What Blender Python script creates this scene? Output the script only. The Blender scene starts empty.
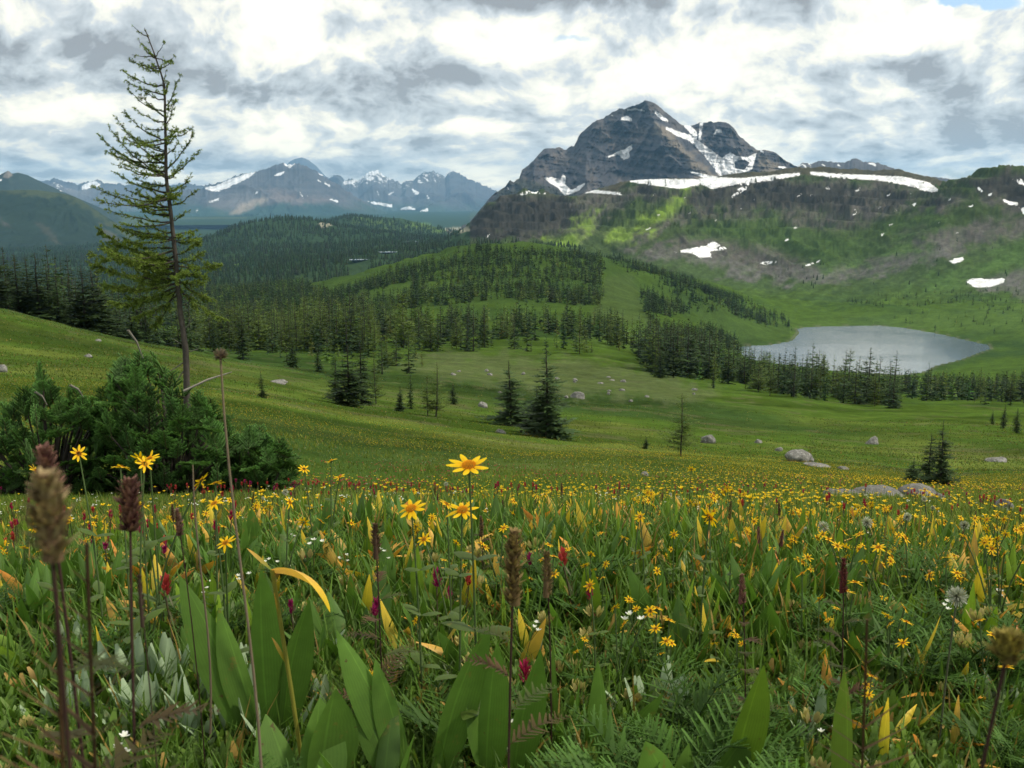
import bpy, math, random
import numpy as np
from mathutils import Vector
from mathutils.geometry import delaunay_2d_cdt
R = math.radians
rng = np.random.default_rng(7)
random.seed(7)
SC = bpy.context.scene
COL = SC.collection
# ---------------------------------------------------------------- camera
CAMZ, PITCH, F = 0.0, R(10.4), 1000.0
cam = bpy.data.objects.new('camera', bpy.data.cameras.new('camera'))
COL.objects.link(cam); SC.camera = cam
cam.location = (0, 0, CAMZ); cam.rotation_euler = (R(90) - PITCH, 0, 0)
cam.data.sensor_width = 36; cam.data.lens = 36 * F / 1024
cam.data.clip_start = 0.05; cam.data.clip_end = 90000
cam.data.dof.use_dof = True; cam.data.dof.focus_distance = 3.2; cam.data.dof.aperture_fstop = 15
# ---------------------------------------------------------------- light
SUN_AZ, SUN_EL = 92.0, 50.0       # degrees right of the view direction, above the horizon
sl = bpy.data.lights.new('sun', 'SUN'); sl.energy = 2.5; sl.angle = R(5); sl.color = (1, 0.92, 0.78)
sun = bpy.data.objects.new('sun', sl); COL.objects.link(sun)
sd = Vector((math.sin(R(SUN_AZ)) * math.cos(R(SUN_EL)), math.cos(R(SUN_AZ)) * math.cos(R(SUN_EL)), math.sin(R(SUN_EL))))
sun.rotation_euler = sd.to_track_quat('Z', 'Y').to_euler(); sun.location = (30, 30, 60)
SC.view_settings.view_transform = 'Standard'; SC.view_settings.look = 'None'
SC.view_settings.gamma = 1; SC.view_settings.use_curve_mapping = False; SC.view_settings.exposure = 0.5
SC.render.engine = 'CYCLES'
cy = SC.cycles
cy.use_denoising = True; cy.max_bounces = 5; cy.diffuse_bounces = 3; cy.glossy_bounces = 2
cy.transmission_bounces = 3; cy.transparent_max_bounces = 4; cy.volume_bounces = 1
cy.use_adaptive_sampling = True; cy.adaptive_threshold = 0.02; cy.sample_clamp_indirect = 4

def pix_dir(x, y):
    dx = (np.asarray(x, float) - 512) / F; dy = (384 - np.asarray(y, float)) / F
    cp, sp = math.cos(PITCH), math.sin(PITCH)
    return dx, cp + sp * dy, -sp + cp * dy
def azte(x, y):
    X, Y, Z = pix_dir(x, y)
    return np.arctan2(X, Y), Z / np.hypot(X, Y)
def project(X, Y, Z):
    cp, sp = math.cos(PITCH), math.sin(PITCH)
    f = Y * cp - (Z - CAMZ) * sp; u = Y * sp + (Z - CAMZ) * cp
    f = np.where(f > 0.05, f, 0.05)
    return 512 + F * X / f, 384 - F * u / f

# ---------------------------------------------------------------- node helper
class NT:
    def __init__(s, tree): s.t = tree; s.n = tree.nodes; s.l = tree.links
    def val(s, sock, v):
        if v is None: return
        if isinstance(v, bpy.types.NodeSocket): s.l.new(v, sock)
        elif isinstance(v, bpy.types.Node): s.l.new(v.outputs[0], sock)
        else:
            if sock.type == 'RGBA' and hasattr(v, '__len__') and len(v) == 3: v = (*v, 1)
            sock.default_value = v
    def m(s, op, a, b=None, c=None, clamp=False):
        n = s.n.new('ShaderNodeMath'); n.operation = op; n.use_clamp = clamp
        s.val(n.inputs[0], a); s.val(n.inputs[1], b); s.val(n.inputs[2], c); return n.outputs[0]
    def v(s, op, a, b=None, scale=None):
        n = s.n.new('ShaderNodeVectorMath'); n.operation = op
        s.val(n.inputs[0], a); s.val(n.inputs[1], b)
        if scale is not None: s.val(n.inputs['Scale'], scale)
        return n.outputs['Value'] if op in ('LENGTH', 'DOT_PRODUCT') else n.outputs[0]
    def mix(s, f, a, b, blend='MIX'):
        n = s.n.new('ShaderNodeMix'); n.data_type = 'RGBA'; n.blend_type = blend
        s.val(n.inputs[0], f); s.val(n.inputs[6], a); s.val(n.inputs[7], b); return n.outputs[2]
    def noise(s, vec, scale, detail=4, rough=0.5, dist=0.0, kind='FBM'):
        n = s.n.new('ShaderNodeTexNoise'); n.noise_type = kind
        s.val(n.inputs['Vector'], vec); n.inputs['Scale'].default_value = scale
        n.inputs['Detail'].default_value = detail; n.inputs['Roughness'].default_value = rough
        n.inputs['Distortion'].default_value = dist; return n.outputs[0]
    def ramp(s, f, stops, interp='LINEAR'):
        n = s.n.new('ShaderNodeValToRGB'); s.val(n.inputs[0], f); e = n.color_ramp.elements
        n.color_ramp.interpolation = interp
        while len(e) < len(stops): e.new(0.5)
        for i, (p, c) in enumerate(stops): e[i].position = p; e[i].color = (*c, 1)
        return n.outputs[0]
    def rng_(s, f, a, b, c=0.0, d=1.0):
        n = s.n.new('ShaderNodeMapRange'); s.val(n.inputs[0], f)
        for i, x in enumerate((a, b, c, d)): n.inputs[i + 1].default_value = x
        n.interpolation_type = 'SMOOTHSTEP'; return n.outputs[0]
    def comb(s, x, y, z):
        n = s.n.new('ShaderNodeCombineXYZ'); s.val(n.inputs[0], x); s.val(n.inputs[1], y); s.val(n.inputs[2], z); return n.outputs[0]
    def sep(s, v):
        n = s.n.new('ShaderNodeSeparateXYZ'); s.val(n.inputs[0], v); return n.outputs

# ---------------------------------------------------------------- sky: Nishita blue behind broken cumulus
world = bpy.data.worlds.new('World'); SC.world = world; world.use_nodes = True
world.cycles.sampling_method = 'MANUAL'; world.cycles.sample_map_resolution = 512
W = NT(world.node_tree); W.n.clear()
sky = W.n.new('ShaderNodeTexSky'); sky.sky_type = 'NISHITA'; sky.sun_disc = False
sky.sun_elevation = R(SUN_EL); sky.sun_rotation = R(SUN_AZ)
bg1 = W.n.new('ShaderNodeBackground'); W.l.new(sky.outputs[0], bg1.inputs[0]); bg1.inputs[1].default_value = 0.13
tc = W.n.new('ShaderNodeTexCoord'); dirv = tc.outputs['Generated']
dX, dY, dZ = W.sep(dirv)
zc = W.m('MAXIMUM', dZ, 0.0)
hz = W.m('MULTIPLY', W.m('LOGARITHM', W.m('ADD', zc, 0.05), math.e), 0.27)
P = W.comb(dX, dY, hz)
warp = W.n.new('ShaderNodeTexNoise'); W.val(warp.inputs['Vector'], P); warp.inputs['Scale'].default_value = 5; warp.inputs['Detail'].default_value = 4
P2 = W.v('ADD', P, W.v('SCALE', W.v('SUBTRACT', warp.outputs['Color'], (0.5, 0.5, 0.5)), scale=0.10))
n1 = W.noise(P2, 8.5, 11, 0.57)
n2 = W.noise(W.v('ADD', P2, (3.1, 7.7, 1.3)), 19, 9, 0.54)
n1b = W.noise(W.v('ADD', P2, (0.022, 0.0, 0.032)), 8.5, 11, 0.57)     # the same field nearer the sun: the far side of a thick cloud stays grey
bil = W.m('ABSOLUTE', W.m('MULTIPLY', W.m('SUBTRACT', n2, 0.5), 2.0))
front = W.m('GREATER_THAN', dY, 0.2)
ysafe = W.m('MAXIMUM', dY, 0.2)
wn = W.n.new('ShaderNodeTexNoise'); W.val(wn.inputs['Vector'], dirv); wn.inputs['Scale'].default_value = 9; wn.inputs['Detail'].default_value = 7; wn.inputs['Roughness'].default_value = 0.6
ws = W.sep(wn.outputs['Color'])
U = W.m('ADD', W.m('DIVIDE', dX, ysafe), W.m('MULTIPLY', W.m('SUBTRACT', ws[0], 0.5), 0.11))
V = W.m('ADD', W.m('DIVIDE', dZ, ysafe), W.m('MULTIPLY', W.m('SUBTRACT', ws[1], 0.5), 0.07))
def blobs(lst):
    tot = None
    for (x, y, a, b, amp) in lst:
        X, Y, Z = pix_dir(x, y)
        e = W.m('ADD', W.m('POWER', W.m('MULTIPLY', W.m('SUBTRACT', U, float(X / Y)), 1000.0 / a), 2.0),
                W.m('POWER', W.m('MULTIPLY', W.m('SUBTRACT', V, float(Z / Y)), 1000.0 / b), 2.0))
        g = W.m('MULTIPLY', W.m('EXPONENT', W.m('MULTIPLY', e, -1.0)), amp)
        tot = g if tot is None else W.m('ADD', tot, g)
    return W.m('MULTIPLY', tot, front)
BL = [(760, -190, 330, 90, .45), (60, 55, 110, 40, -.22), (240, 90, 190, 20, -.34), (150, 60, 90, 30, -.2), (400, 80, 60, 18, -.2), (530, -4, 110, 26, -.75), (330, 55, 60, 25, .18),  # first entry: unseen bright cloud above the frame, added to brighten the lake's reflection
      (275, 40, 60, 26, .22), (470, 40, 60, 24, .2), (700, 30, 170, 45, .30), (930, 110, 110, 30, -.28), (830, 90, 60, 30, .0),
      (990, 88, 16, 9, .45), (970, 40, 70, 20, .22), (640, 75, 60, 22, .16), (180, 128, 200, 14, .16), (50, 112, 80, 10, .12), (560, 95, 70, 22, .12),
      (340, 125, 120, 9, .1), (700, 90, 40, 22, -.1), (900, 150, 120, 8, -.1), (480, 115, 60, 12, -.12), (100, 95, 120, 8, -.05), (770, 130, 60, 22, .12)]
bb = blobs(BL)
c0 = W.m('ADD', W.m('MULTIPLY', W.m('SUBTRACT', n1, 0.5), 1.7), W.m('MULTIPLY', W.m('SUBTRACT', 0.16, bil), 1.15))
edge = W.m('MULTIPLY', W.m('SUBTRACT', n1, n1b), 2.4)
c1 = W.m('ADD', W.m('ADD', c0, edge), W.m('ADD', bb, 0.465))
ccol = W.ramp(c1, [(0.0, (.27, .28, .29)), (0.18, (.38, .41, .43)), (0.36, (.48, .52, .54)), (0.50, (.57, .60, .61)), (0.60, (.70, .70, .64)), (1.0, (.98, .95, .80))])
hzn = W.m('EXPONENT', W.m('MULTIPLY', zc, -14.0)); ccol = W.v('MULTIPLY', ccol, W.comb(W.m('ADD', 1.0, W.m('MULTIPLY', hzn, .22)), W.m('ADD', 1.0, W.m('MULTIPLY', hzn, .08)), W.m('SUBTRACT', 1.0, W.m('MULTIPLY', hzn, .14))))
ccol = W.v('SCALE', ccol, scale=W.m('ADD', 1.0, W.m('MULTIPLY', W.m('EXPONENT', W.m('MULTIPLY', zc, -18.0)), .45)))
bg2 = W.n.new('ShaderNodeBackground'); W.l.new(ccol, bg2.inputs[0]); bg2.inputs[1].default_value = 1.0
hole = blobs([(978, 1, 34, 9, 1.5), (590, 45, 40, 7, .62), (975, 168, 60, 5, .8), (310, 30, 18, 8, .3)])
hf = W.rng_(W.m('ADD', hole, W.m('MULTIPLY', W.m('SUBTRACT', n2, 0.5), 0.9)), 0.35, 0.8)
mx = W.n.new('ShaderNodeMixShader'); W.l.new(hf, mx.inputs[0]); W.l.new(bg2.outputs[0], mx.inputs[1]); W.l.new(bg1.outputs[0], mx.inputs[2])
wo = W.n.new('ShaderNodeOutputWorld'); W.l.new(mx.outputs[0], wo.inputs[0])

# ---------------------------------------------------------------- noise in numpy
def _h(i, j, s):
    n = (i.astype(np.int64) * 374761393 + j.astype(np.int64) * 668265263 + s * 974634777) & 0xffffffff
    n = ((n ^ (n >> 13)) * 1274126177) & 0xffffffff
    return ((n ^ (n >> 16)) & 0xffff) / 65535.0
def vn(x, y, s=0):
    xi = np.floor(x); yi = np.floor(y); fx = x - xi; fy = y - yi
    fx = fx * fx * fx * (fx * (fx * 6 - 15) + 10); fy = fy * fy * fy * (fy * (fy * 6 - 15) + 10)
    a = _h(xi, yi, s); b = _h(xi + 1, yi, s); c = _h(xi, yi + 1, s); d = _h(xi + 1, yi + 1, s)
    return (a + (b - a) * fx) * (1 - fy) + (c + (d - c) * fx) * fy
def fbm(x, y, o=5, s=0, g=0.5, ridged=False):
    t = 0; a = 1; n = 0
    for k in range(o):
        v = vn(x, y, s + k * 17)
        if ridged: v = 1 - abs(2 * v - 1); v = v * v
        t = t + a * v; n += a; a *= g
        x, y = x * 1.86 + y * 0.9 + 3.7, y * 1.86 - x * 0.9 + 9.1
    return t / n
def sstep(a, b, x):
    t = np.clip((x - a) / (b - a), 0, 1); return t * t * (3 - 2 * t)

# ---------------------------------------------------------------- mesh helpers
def np_mesh(name, v, tris=None, quads=None, attrs=None, smooth=True, uv=None):
    me = bpy.data.meshes.new(name)
    v = np.ascontiguousarray(v, dtype=np.float32)
    loops = []; starts = []; tot = []; p = 0
    for f, k in ((tris, 3), (quads, 4)):
        if f is not None and len(f):
            f = np.asarray(f, dtype=np.int32); loops.append(f.ravel()); starts.append(p + np.arange(len(f)) * k); tot.append(len(f)); p += f.size
    loops = np.concatenate(loops).astype(np.int32); starts = np.concatenate(starts).astype(np.int32)
    me.vertices.add(len(v)); me.vertices.foreach_set('co', v.ravel())
    me.loops.add(len(loops)); me.loops.foreach_set('vertex_index', loops)
    me.polygons.add(len(starts)); me.polygons.foreach_set('loop_start', starts)
    if smooth: me.polygons.foreach_set('use_smooth', np.ones(len(starts), dtype=bool))
    for k, a in (attrs or {}).items():
        a = np.asarray(a, dtype=np.float32)
        if a.ndim == 2:
            at = me.color_attributes.new(k, 'FLOAT_COLOR', 'POINT')
            at.data.foreach_set('color', (a if a.shape[1] == 4 else np.concatenate([a, np.ones((len(a), 1), np.float32)], 1)).ravel())
        else:
            at = me.attributes.new(k, 'FLOAT', 'POINT'); at.data.foreach_set('value', a)
    me.update(calc_edges=True); me.validate()
    return me
def link(name, me, mats, parent=None, label=None, cat=None, group=None, kind=None, loc=None, rot=None):
    o = bpy.data.objects.new(name, me); COL.objects.link(o)
    if me is not None and mats is not None:
        if not len(me.materials):
            for m in (mats if isinstance(mats, (list, tuple)) else [mats]): me.materials.append(m)
    if parent is not None: o.parent = parent
    for k, v in (('label', label), ('category', cat), ('group', group), ('kind', kind)):
        if v: o[k] = v
    if loc is not None: o.location = [float(q) for q in loc]
    if rot is not None: o.rotation_euler = rot
    return o
def sdpoly(px, py, poly):
    """signed distance to a polygon, positive inside, in the units of px/py"""
    poly = np.asarray(poly, float); n = len(poly)
    d = np.full(px.shape, 1e18); ins = np.zeros(px.shape, bool)
    for i in range(n):
        a = poly[i]; b = poly[(i + 1) % n]; e = b - a
        wx = px - a[0]; wy = py - a[1]
        t = np.clip((wx * e[0] + wy * e[1]) / max(e @ e, 1e-9), 0, 1)
        d = np.minimum(d, (wx - e[0] * t) ** 2 + (wy - e[1] * t) ** 2)
        c = ((a[1] <= py) & (b[1] > py)) | ((b[1] <= py) & (a[1] > py))
        xi = a[0] + (py - a[1]) * (e[0] / (e[1] if abs(e[1]) > 1e-9 else 1e-9))
        ins ^= c & (px < xi)
    d = np.sqrt(d); return np.where(ins, d, -d)
def paint(px, py, polys, pad=12):
    out = np.full(px.shape, -float(pad))
    for po in polys:
        po = np.asarray(po, float)
        s = (px > po[:, 0].min() - pad) & (px < po[:, 0].max() + pad) & (py > po[:, 1].min() - pad) & (py < po[:, 1].max() + pad)
        if s.any(): out[s] = np.maximum(out[s], sdpoly(px[s], py[s], po))
    return out
def streak(*pts):
    """a thin patch given by its centre line: (x, y, halfwidth)"""
    up = [(x, y - w) for x, y, w in pts]; dn = [(x, y + w) for x, y, w in pts][::-1]; return up + dn

# ---------------------------------------------------------------- ground material
def ground_material(name, fine=1.0, rough=1.0, bump=0.35, scales=(6.0, 0.55, 0.06), dist=1.0, snow_amp=3.0, snow_scale=0.02):
    m = bpy.data.materials.new(name); m.use_nodes = True; T = NT(m.node_tree); T.n.clear()
    at = T.n.new('ShaderNodeAttribute'); at.attribute_name = 'Col'
    sn = T.n.new('ShaderNodeAttribute'); sn.attribute_name = 'snow'
    geo = T.n.new('ShaderNodeNewGeometry'); pos = geo.outputs['Position']
    a = T.noise(pos, scales[0], 5, 0.65); b = T.noise(pos, scales[1], 6, 0.62); c = T.noise(pos, scales[2], 6, 0.6)
    e_ = T.noise(pos, scales[1] * .22, 6, 0.66)
    b = T.m('ADD', T.m('MULTIPLY', b, .55), T.m('MULTIPLY', e_, .45)); k = T.m('ADD', T.m('ADD', T.m('MULTIPLY', T.m('SUBTRACT', a, 0.5), 0.9), T.m('MULTIPLY', T.m('SUBTRACT', b, 0.5), 2.4)), T.m('MULTIPLY', T.m('SUBTRACT', c, 0.5), 1.0))
    gain = T.m('ADD', 1.0, T.m('MULTIPLY', k, fine))
    gain = T.m('MAXIMUM', gain, 0.25)
    col = T.v('SCALE', at.outputs['Color'], scale=gain)
    s2 = T.noise(pos, snow_scale, 6, 0.65)
    sf = T.m('ADD', sn.outputs['Fac'], T.m('MULTIPLY', T.m('SUBTRACT', s2, 0.5), snow_amp))
    sf = T.rng_(sf, -0.15, 0.35)
    sdirt_shade = T.rng_(T.noise(pos, snow_scale * .4, 5, .6), .42, .66); col = T.mix(sf, col, T.mix(sdirt_shade, (0.86, 0.87, 0.89), (0.60, 0.60, 0.60)))  # noise greys the snow: subtle dirt that also paints in its shading
    bs = T.n.new('ShaderNodeBsdfPrincipled'); T.val(bs.inputs['Base Color'], col); bs.inputs['Roughness'].default_value = 0.95
    bs.inputs['Specular IOR Level'].default_value = 0.0
    bu = T.n.new('ShaderNodeBump'); bu.inputs['Strength'].default_value = bump; bu.inputs['Distance'].default_value = dist
    T.val(bu.inputs['Height'], T.m('ADD', T.m('MULTIPLY', a, 0.3), b)); T.val(bs.inputs['Normal'], bu)
    out = T.n.new('ShaderNodeOutputMaterial'); T.l.new(bs.outputs[0], out.inputs[0]); return m

# ---------------------------------------------------------------- terrain: a sheet of rings round the camera reaching the horizon
def hermite(LR, Y, q):
    """monotone cubic per column; LR, Y (K, C), q (N,) shared -> (N, C)"""
    K, C = LR.shape; h = np.diff(LR, axis=0); d = np.diff(Y, axis=0) / h
    m = np.zeros_like(Y); m[0] = d[0]; m[-1] = d[-1]
    w1 = 2 * h[1:] + h[:-1]; w2 = h[1:] + 2 * h[:-1]
    same = d[:-1] * d[1:] > 0
    with np.errstate(all='ignore'): hm = (w1 + w2) / (w1 / d[:-1] + w2 / d[1:])
    m[1:-1] = np.where(same, hm, 0)
    out = np.zeros((len(q), C))
    for k in range(K - 1):
        t = (q[:, None] - LR[k]) / h[k]; s = (t >= 0) & (t <= 1) if k else (t <= 1)
        if k == K - 2: s = t >= 0
        tt = np.clip(t, 0, 1); t2 = tt * tt; t3 = t2 * tt
        val = (2 * t3 - 3 * t2 + 1) * Y[k] + (t3 - 2 * t2 + tt) * h[k] * m[k] + (-2 * t3 + 3 * t2) * Y[k + 1] + (t3 - t2) * h[k] * m[k + 1]
        out = np.where(s, val, out)
    return out
def smooth1(a, n):
    if n < 2: return a
    k = np.hanning(n + 2)[1:-1]; k /= k.sum(); return np.convolve(np.pad(a, n, mode='edge'), k, 'same')[n:-n]
AZ = np.concatenate([np.arange(-180, -36, 3.0), np.arange(-36, 36.001, 0.05), np.arange(39, 180.1, 3.0)]) * math.pi / 180
AZF = np.arange(-40, 40.001, 0.05) * math.pi / 180
def feature(r, ys, n=25):
    xs = [p[0] for p in ys]; a, te = azte(xs, [p[1] for p in ys])
    rr = np.full(len(xs), float(r)) if not isinstance(r, (list, tuple)) else np.interp(xs, [p[0] for p in r], [p[1] for p in r])
    te_f = smooth1(np.interp(AZF, a, te), n); lr_f = smooth1(np.interp(AZF, a, np.log(rr)), n)
    return np.interp(AZ, AZF, lr_f), np.interp(AZ, AZF, te_f)
FT = []
for r in (0.3, 0.8, 1.5): FT.append((np.full(len(AZ), math.log(r)), np.full(len(AZ), -(0.70 + 0.15 * r) / r)))
for r, ys in [
    (2.6, [(0, 604), (1024, 606)]), (4, [(0, 552), (1024, 556)]), (8, [(0, 503), (500, 505), (1024, 512)]),
    (15, [(0, 462), (185, 468), (350, 476), (500, 478), (700, 481), (1024, 497)]),
    (25, [(0, 425), (185, 425), (260, 432), (350, 446), (500, 460), (700, 468), (900, 486), (1024, 489)]),
    (42, [(0, 385), (120, 388), (250, 402), (350, 420), (500, 441), (560, 447), (700, 458), (850, 470), (932, 482), (1024, 480)]),
    (80, [(0, 345), (120, 360), (250, 380), (350, 398), (500, 415), (700, 433), (850, 446), (1024, 452)]),
    (130, [(-100, 290), (0, 311), (60, 325), (120, 340), (250, 364), (350, 376), (500, 390), (700, 408), (850, 424), (1024, 428)]),
    (200, [(-100, 300), (0, 322), (120, 345), (250, 358), (350, 362), (500, 370), (700, 388), (850, 405), (1024, 410)]),
    (280, [(0, 336), (120, 348), (250, 350), (350, 350), (500, 353), (600, 354), (700, 374), (800, 391), (900, 400), (1024, 402)]),
    (500, [(0, 330), (120, 335), (250, 332), (350, 325), (500, 322), (600, 325), (700, 350), (760, 380), (830, 388), (1024, 391)]),
    (800, [(0, 315), (120, 316), (250, 305), (350, 296), (450, 278), (500, 270), (600, 282), (700, 314), (745, 355), (800, 375), (1024, 377)]),
    (1120, [(0, 308), (120, 304), (250, 297), (320, 290), (380, 272), (450, 254), (520, 247), (600, 257), (660, 272), (720, 292), (780, 317), (800, 326), (1024, 326)]),
    (1500, [(0, 300), (120, 296), (250, 288), (320, 282), (380, 272), (450, 263), (520, 262), (600, 265), (660, 278), (720, 291), (780, 294), (860, 294), (1024, 288)]),
    (1800, [(0, 292), (120, 287), (250, 272), (380, 262), (450, 254), (480, 246), (520, 243), (560, 244), (600, 248), (660, 252), (720, 262), (780, 268), (860, 266), (940, 240), (1024, 234)]),
    (2120, [(0, 285), (120, 280), (250, 262), (380, 254), (450, 248), (480, 234), (520, 226), (560, 224), (600, 222), (660, 218), (720, 220), (780, 220), (860, 218), (900, 212), (925, 203), (960, 186), (985, 174), (1024, 172)]),
    (2500, [(0, 280), (120, 274), (250, 255), (380, 249), (440, 245), (458, 236), (470, 224), (485, 208), (500, 197), (520, 194), (575, 197), (605, 193), (630, 182), (700, 184), (760, 180), (800, 174), (860, 176), (900, 179), (940, 186), (970, 188), (1024, 188)]),
    (2900, [(0, 272), (250, 248), (440, 243), (470, 234), (500, 204), (560, 200), (630, 181), (700, 179), (760, 172), (800, 169), (860, 170), (900, 172), (940, 182), (1024, 185)]),
    (3400, [(-60, 268), (150, 252), (200, 242), (240, 226), (285, 219), (325, 224), (370, 232), (410, 238), (450, 241), (500, 222), (700, 200), (1024, 195)]),
    (4000, [(-60, 262), (150, 252), (250, 240), (330, 231), (450, 240), (520, 218), (1024, 212)]),
    (4600, [(-60, 255), (200, 240), (290, 228), (350, 216), (400, 218), (435, 227), (470, 236), (520, 220), (1024, 215)]),
    (6000, [(0, 240), (1024, 232)]), (10000, [(0, 222), (1024, 222)]), (20000, [(0, 210), (1024, 210)]), (30000, [(0, 203), (1024, 203)])]:
    FT.append(feature(r, ys, 41 if r < 300 else 17 if r < 2000 else 7))
LRS = np.array([f[0] for f in FT]); TES = np.array([f[1] for f in FT])
def lsp(a, b, q): n = int(math.log(b / a) / q); return np.exp(np.linspace(math.log(a), math.log(b), n, endpoint=False))
RR = np.concatenate([lsp(0.3, 1200, 0.0135), lsp(1200, 3400, 0.005), lsp(3400, 5000, 0.008), lsp(5000, 30000, 0.04), [30000]])
TE = hermite(LRS, TES, np.log(RR))
Rg, Ag = np.meshgrid(RR, AZ, indexing='ij')
GX = Rg * np.sin(Ag); GY = Rg * np.cos(Ag); GZ = TE * Rg
px, py = project(GX, GY, GZ)
ZL = -139.3
def unproj(pts, z):
    out = []
    for x, y in pts:
        X, Y, Z = pix_dir(x, y); t = z / Z; out.append((X * t, Y * t))
    return np.array(out)
LAKE = unproj([(722, 352), (745, 346), (770, 345), (792, 341), (799, 333), (797, 329), (806, 327), (850, 326), (880, 325.5), (905, 328), (940, 334), (970, 341), (988, 345), (990, 349), (976, 354), (960, 360), (935, 366),
               (925, 372), (900, 375.5), (860, 373), (820, 369), (790, 365), (765, 362), (735, 357)], ZL)
s = (Rg > 600) & (Rg < 1500) & (abs(Ag) < R(40))
sdl = np.full(Rg.shape, -999.0); sdl[s] = sdpoly(GX[s], GY[s], LAKE)       # + inside
# relief added to the smooth sheet
w = sstep(0.6, 3, Rg)
GZ += w * (0.10 * (fbm(GX / 1.3, GY / 1.3, 4, 3) - .5) * sstep(60, 20, Rg) + np.minimum(Rg * 0.010, 1.3) * (fbm(GX / 11, GY / 11, 5, 5, .55) - .5) * sstep(900, 400, Rg))
wr = sstep(1350, 1900, Rg) * sstep(3300, 2400, Rg) * sstep(R(-6), R(2), Ag)
gul = fbm(GX / 85 + GY / 300, GY / 260, 6, 11, 0.6, True)
GZ += wr * ((fbm(GX / 160, GY / 160, 6, 21, 0.52) - .5) * 26 + (gul - .45) * 30)
cl = sstep(1900, 2150, Rg) * sstep(2560, 2450, Rg) * wr
strat = (np.abs(((GZ + 25 * fbm(GX / 200, GY / 200, 3, 8)) / 17.0) % 1 - .5) * 2)
GZ += cl * (strat - .5) * 13
GZ += sstep(300, 700, Rg) * sstep(5200, 3800, Rg) * (1 - wr) * (fbm(GX / 120, GY / 120, 6, 31, 0.55) - .5) * np.minimum(Rg * .030, 34) * (1 - sstep(-160, -40, sdl))
wl = sstep(-110, 0, sdl)
GZ = np.where(s, GZ * (1 - wl) + wl * (ZL + 0.3 + 0.02 * np.maximum(-sdl, 0)), GZ)
GZ = np.where(s & (sdl > 0), ZL - 0.15 - np.minimum(sdl, 40) * .05, GZ)
GZ = np.where((Rg > 600) & (Rg < 1600) & (sdl <= 0), np.maximum(GZ, ZL + .3), GZ)
def ground_at(X, Y):
    X = np.asarray(X, float); Y = np.asarray(Y, float)
    r = np.hypot(X, Y); a = np.arctan2(X, Y)
    i = np.clip(np.interp(r, RR, np.arange(len(RR))), 0, len(RR) - 1.001); j = np.clip(np.interp(a, AZ, np.arange(len(AZ))), 0, len(AZ) - 1.001)
    i0 = i.astype(int); j0 = j.astype(int); fi = i - i0; fj = j - j0
    return (GZ[i0, j0] * (1 - fi) + GZ[i0 + 1, j0] * fi) * (1 - fj) + (GZ[i0, j0 + 1] * (1 - fi) + GZ[i0 + 1, j0 + 1] * fi) * fj
# how high the land nearer the camera reaches, to leave out what nobody can see
HORIZ = np.maximum.accumulate(GZ / Rg, axis=0)
def seen(X, Y, Ztop):
    r = np.hypot(X, Y); a = np.arctan2(X, Y)
    i = np.clip(np.interp(r, RR, np.arange(len(RR))) - 2, 0, len(RR) - 1).astype(int); j = np.clip(np.interp(a, AZ, np.arange(len(AZ))), 0, len(AZ) - 1).astype(int)
    return Ztop / r > HORIZ[i, j]
px, py = project(GX, GY, GZ)
# ---- ground cover colours, fixed to the land
def cmix(c, d, f): return c + (np.asarray(d) - c) * f[..., None]
nA = fbm(GX / 7, GY / 7, 4, 41); nB = fbm(GX / 60, GY / 60, 5, 43); nC = fbm(GX / 300, GY / 300, 5, 47)
C = np.zeros(GX.shape + (3,)) + np.array([.056, .098, .016])
C = cmix(C, (.105, .135, .028), sstep(.42, .7, nA) * sstep(220, 20, Rg))
C = cmix(C, (.032, .062, .018), sstep(.45, .7, nB) * .8)
nD = fbm(GX / 22, GY / 9, 5, 49); C = C * (1 - .35 * sstep(.45, .7, nD) * sstep(12, 30, Rg) * sstep(700, 300, Rg))[..., None]
C = cmix(C, (.10, .095, .05), .5 * sstep(.66, .74, fbm(GX / 5, GY / 3, 4, 50)) * sstep(20, 50, Rg) * sstep(400, 150, Rg))
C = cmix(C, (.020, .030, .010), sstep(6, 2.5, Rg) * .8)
def lp(polys, soft=6, nz=6):
    v = paint(px, py, polys, 30) + (nA * 0 + (fbm(px / 9, py / 5, 4, 51) - .5)) * nz
    return sstep(-soft, soft, v)
# the bare stony strip across the basin and the worn patch on the knoll
C = cmix(C, (.088, .105, .048), .6 * lp([[(440, 352), (560, 358), (650, 372), (720, 392), (690, 402), (560, 392), (440, 378), (380, 365)]], 8, 26))
C = cmix(C, (.075, .10, .040), .7 * lp([[(606, 278), (632, 276), (642, 300), (650, 322), (585, 322), (600, 300)]], 5, 8))
C = cmix(C, (.075, .125, .028), .8 * lp([[(330, 300), (420, 283), (500, 277), (470, 290), (380, 302)], [(560, 325), (650, 326), (700, 348), (640, 350), (570, 340)]], 5, 10))  # first patch: lit meadow on the knoll's flank, painted as lighter green
C = cmix(C, (.075, .125, .030), .7 * lp([[(700, 295), (790, 318), (795, 338), (740, 340), (700, 325)], [(800, 325), (1030, 300), (1030, 335), (930, 330)]], 10, 10))
C = cmix(C, (.040, .070, .016), .6 * sstep(450, 620, Rg) * sstep(1250, 1120, Rg) * (px > 300) * (px < 790))
far = sstep(1300, 1700, Rg)
C = cmix(C, (.055, .085, .030), far)
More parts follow.
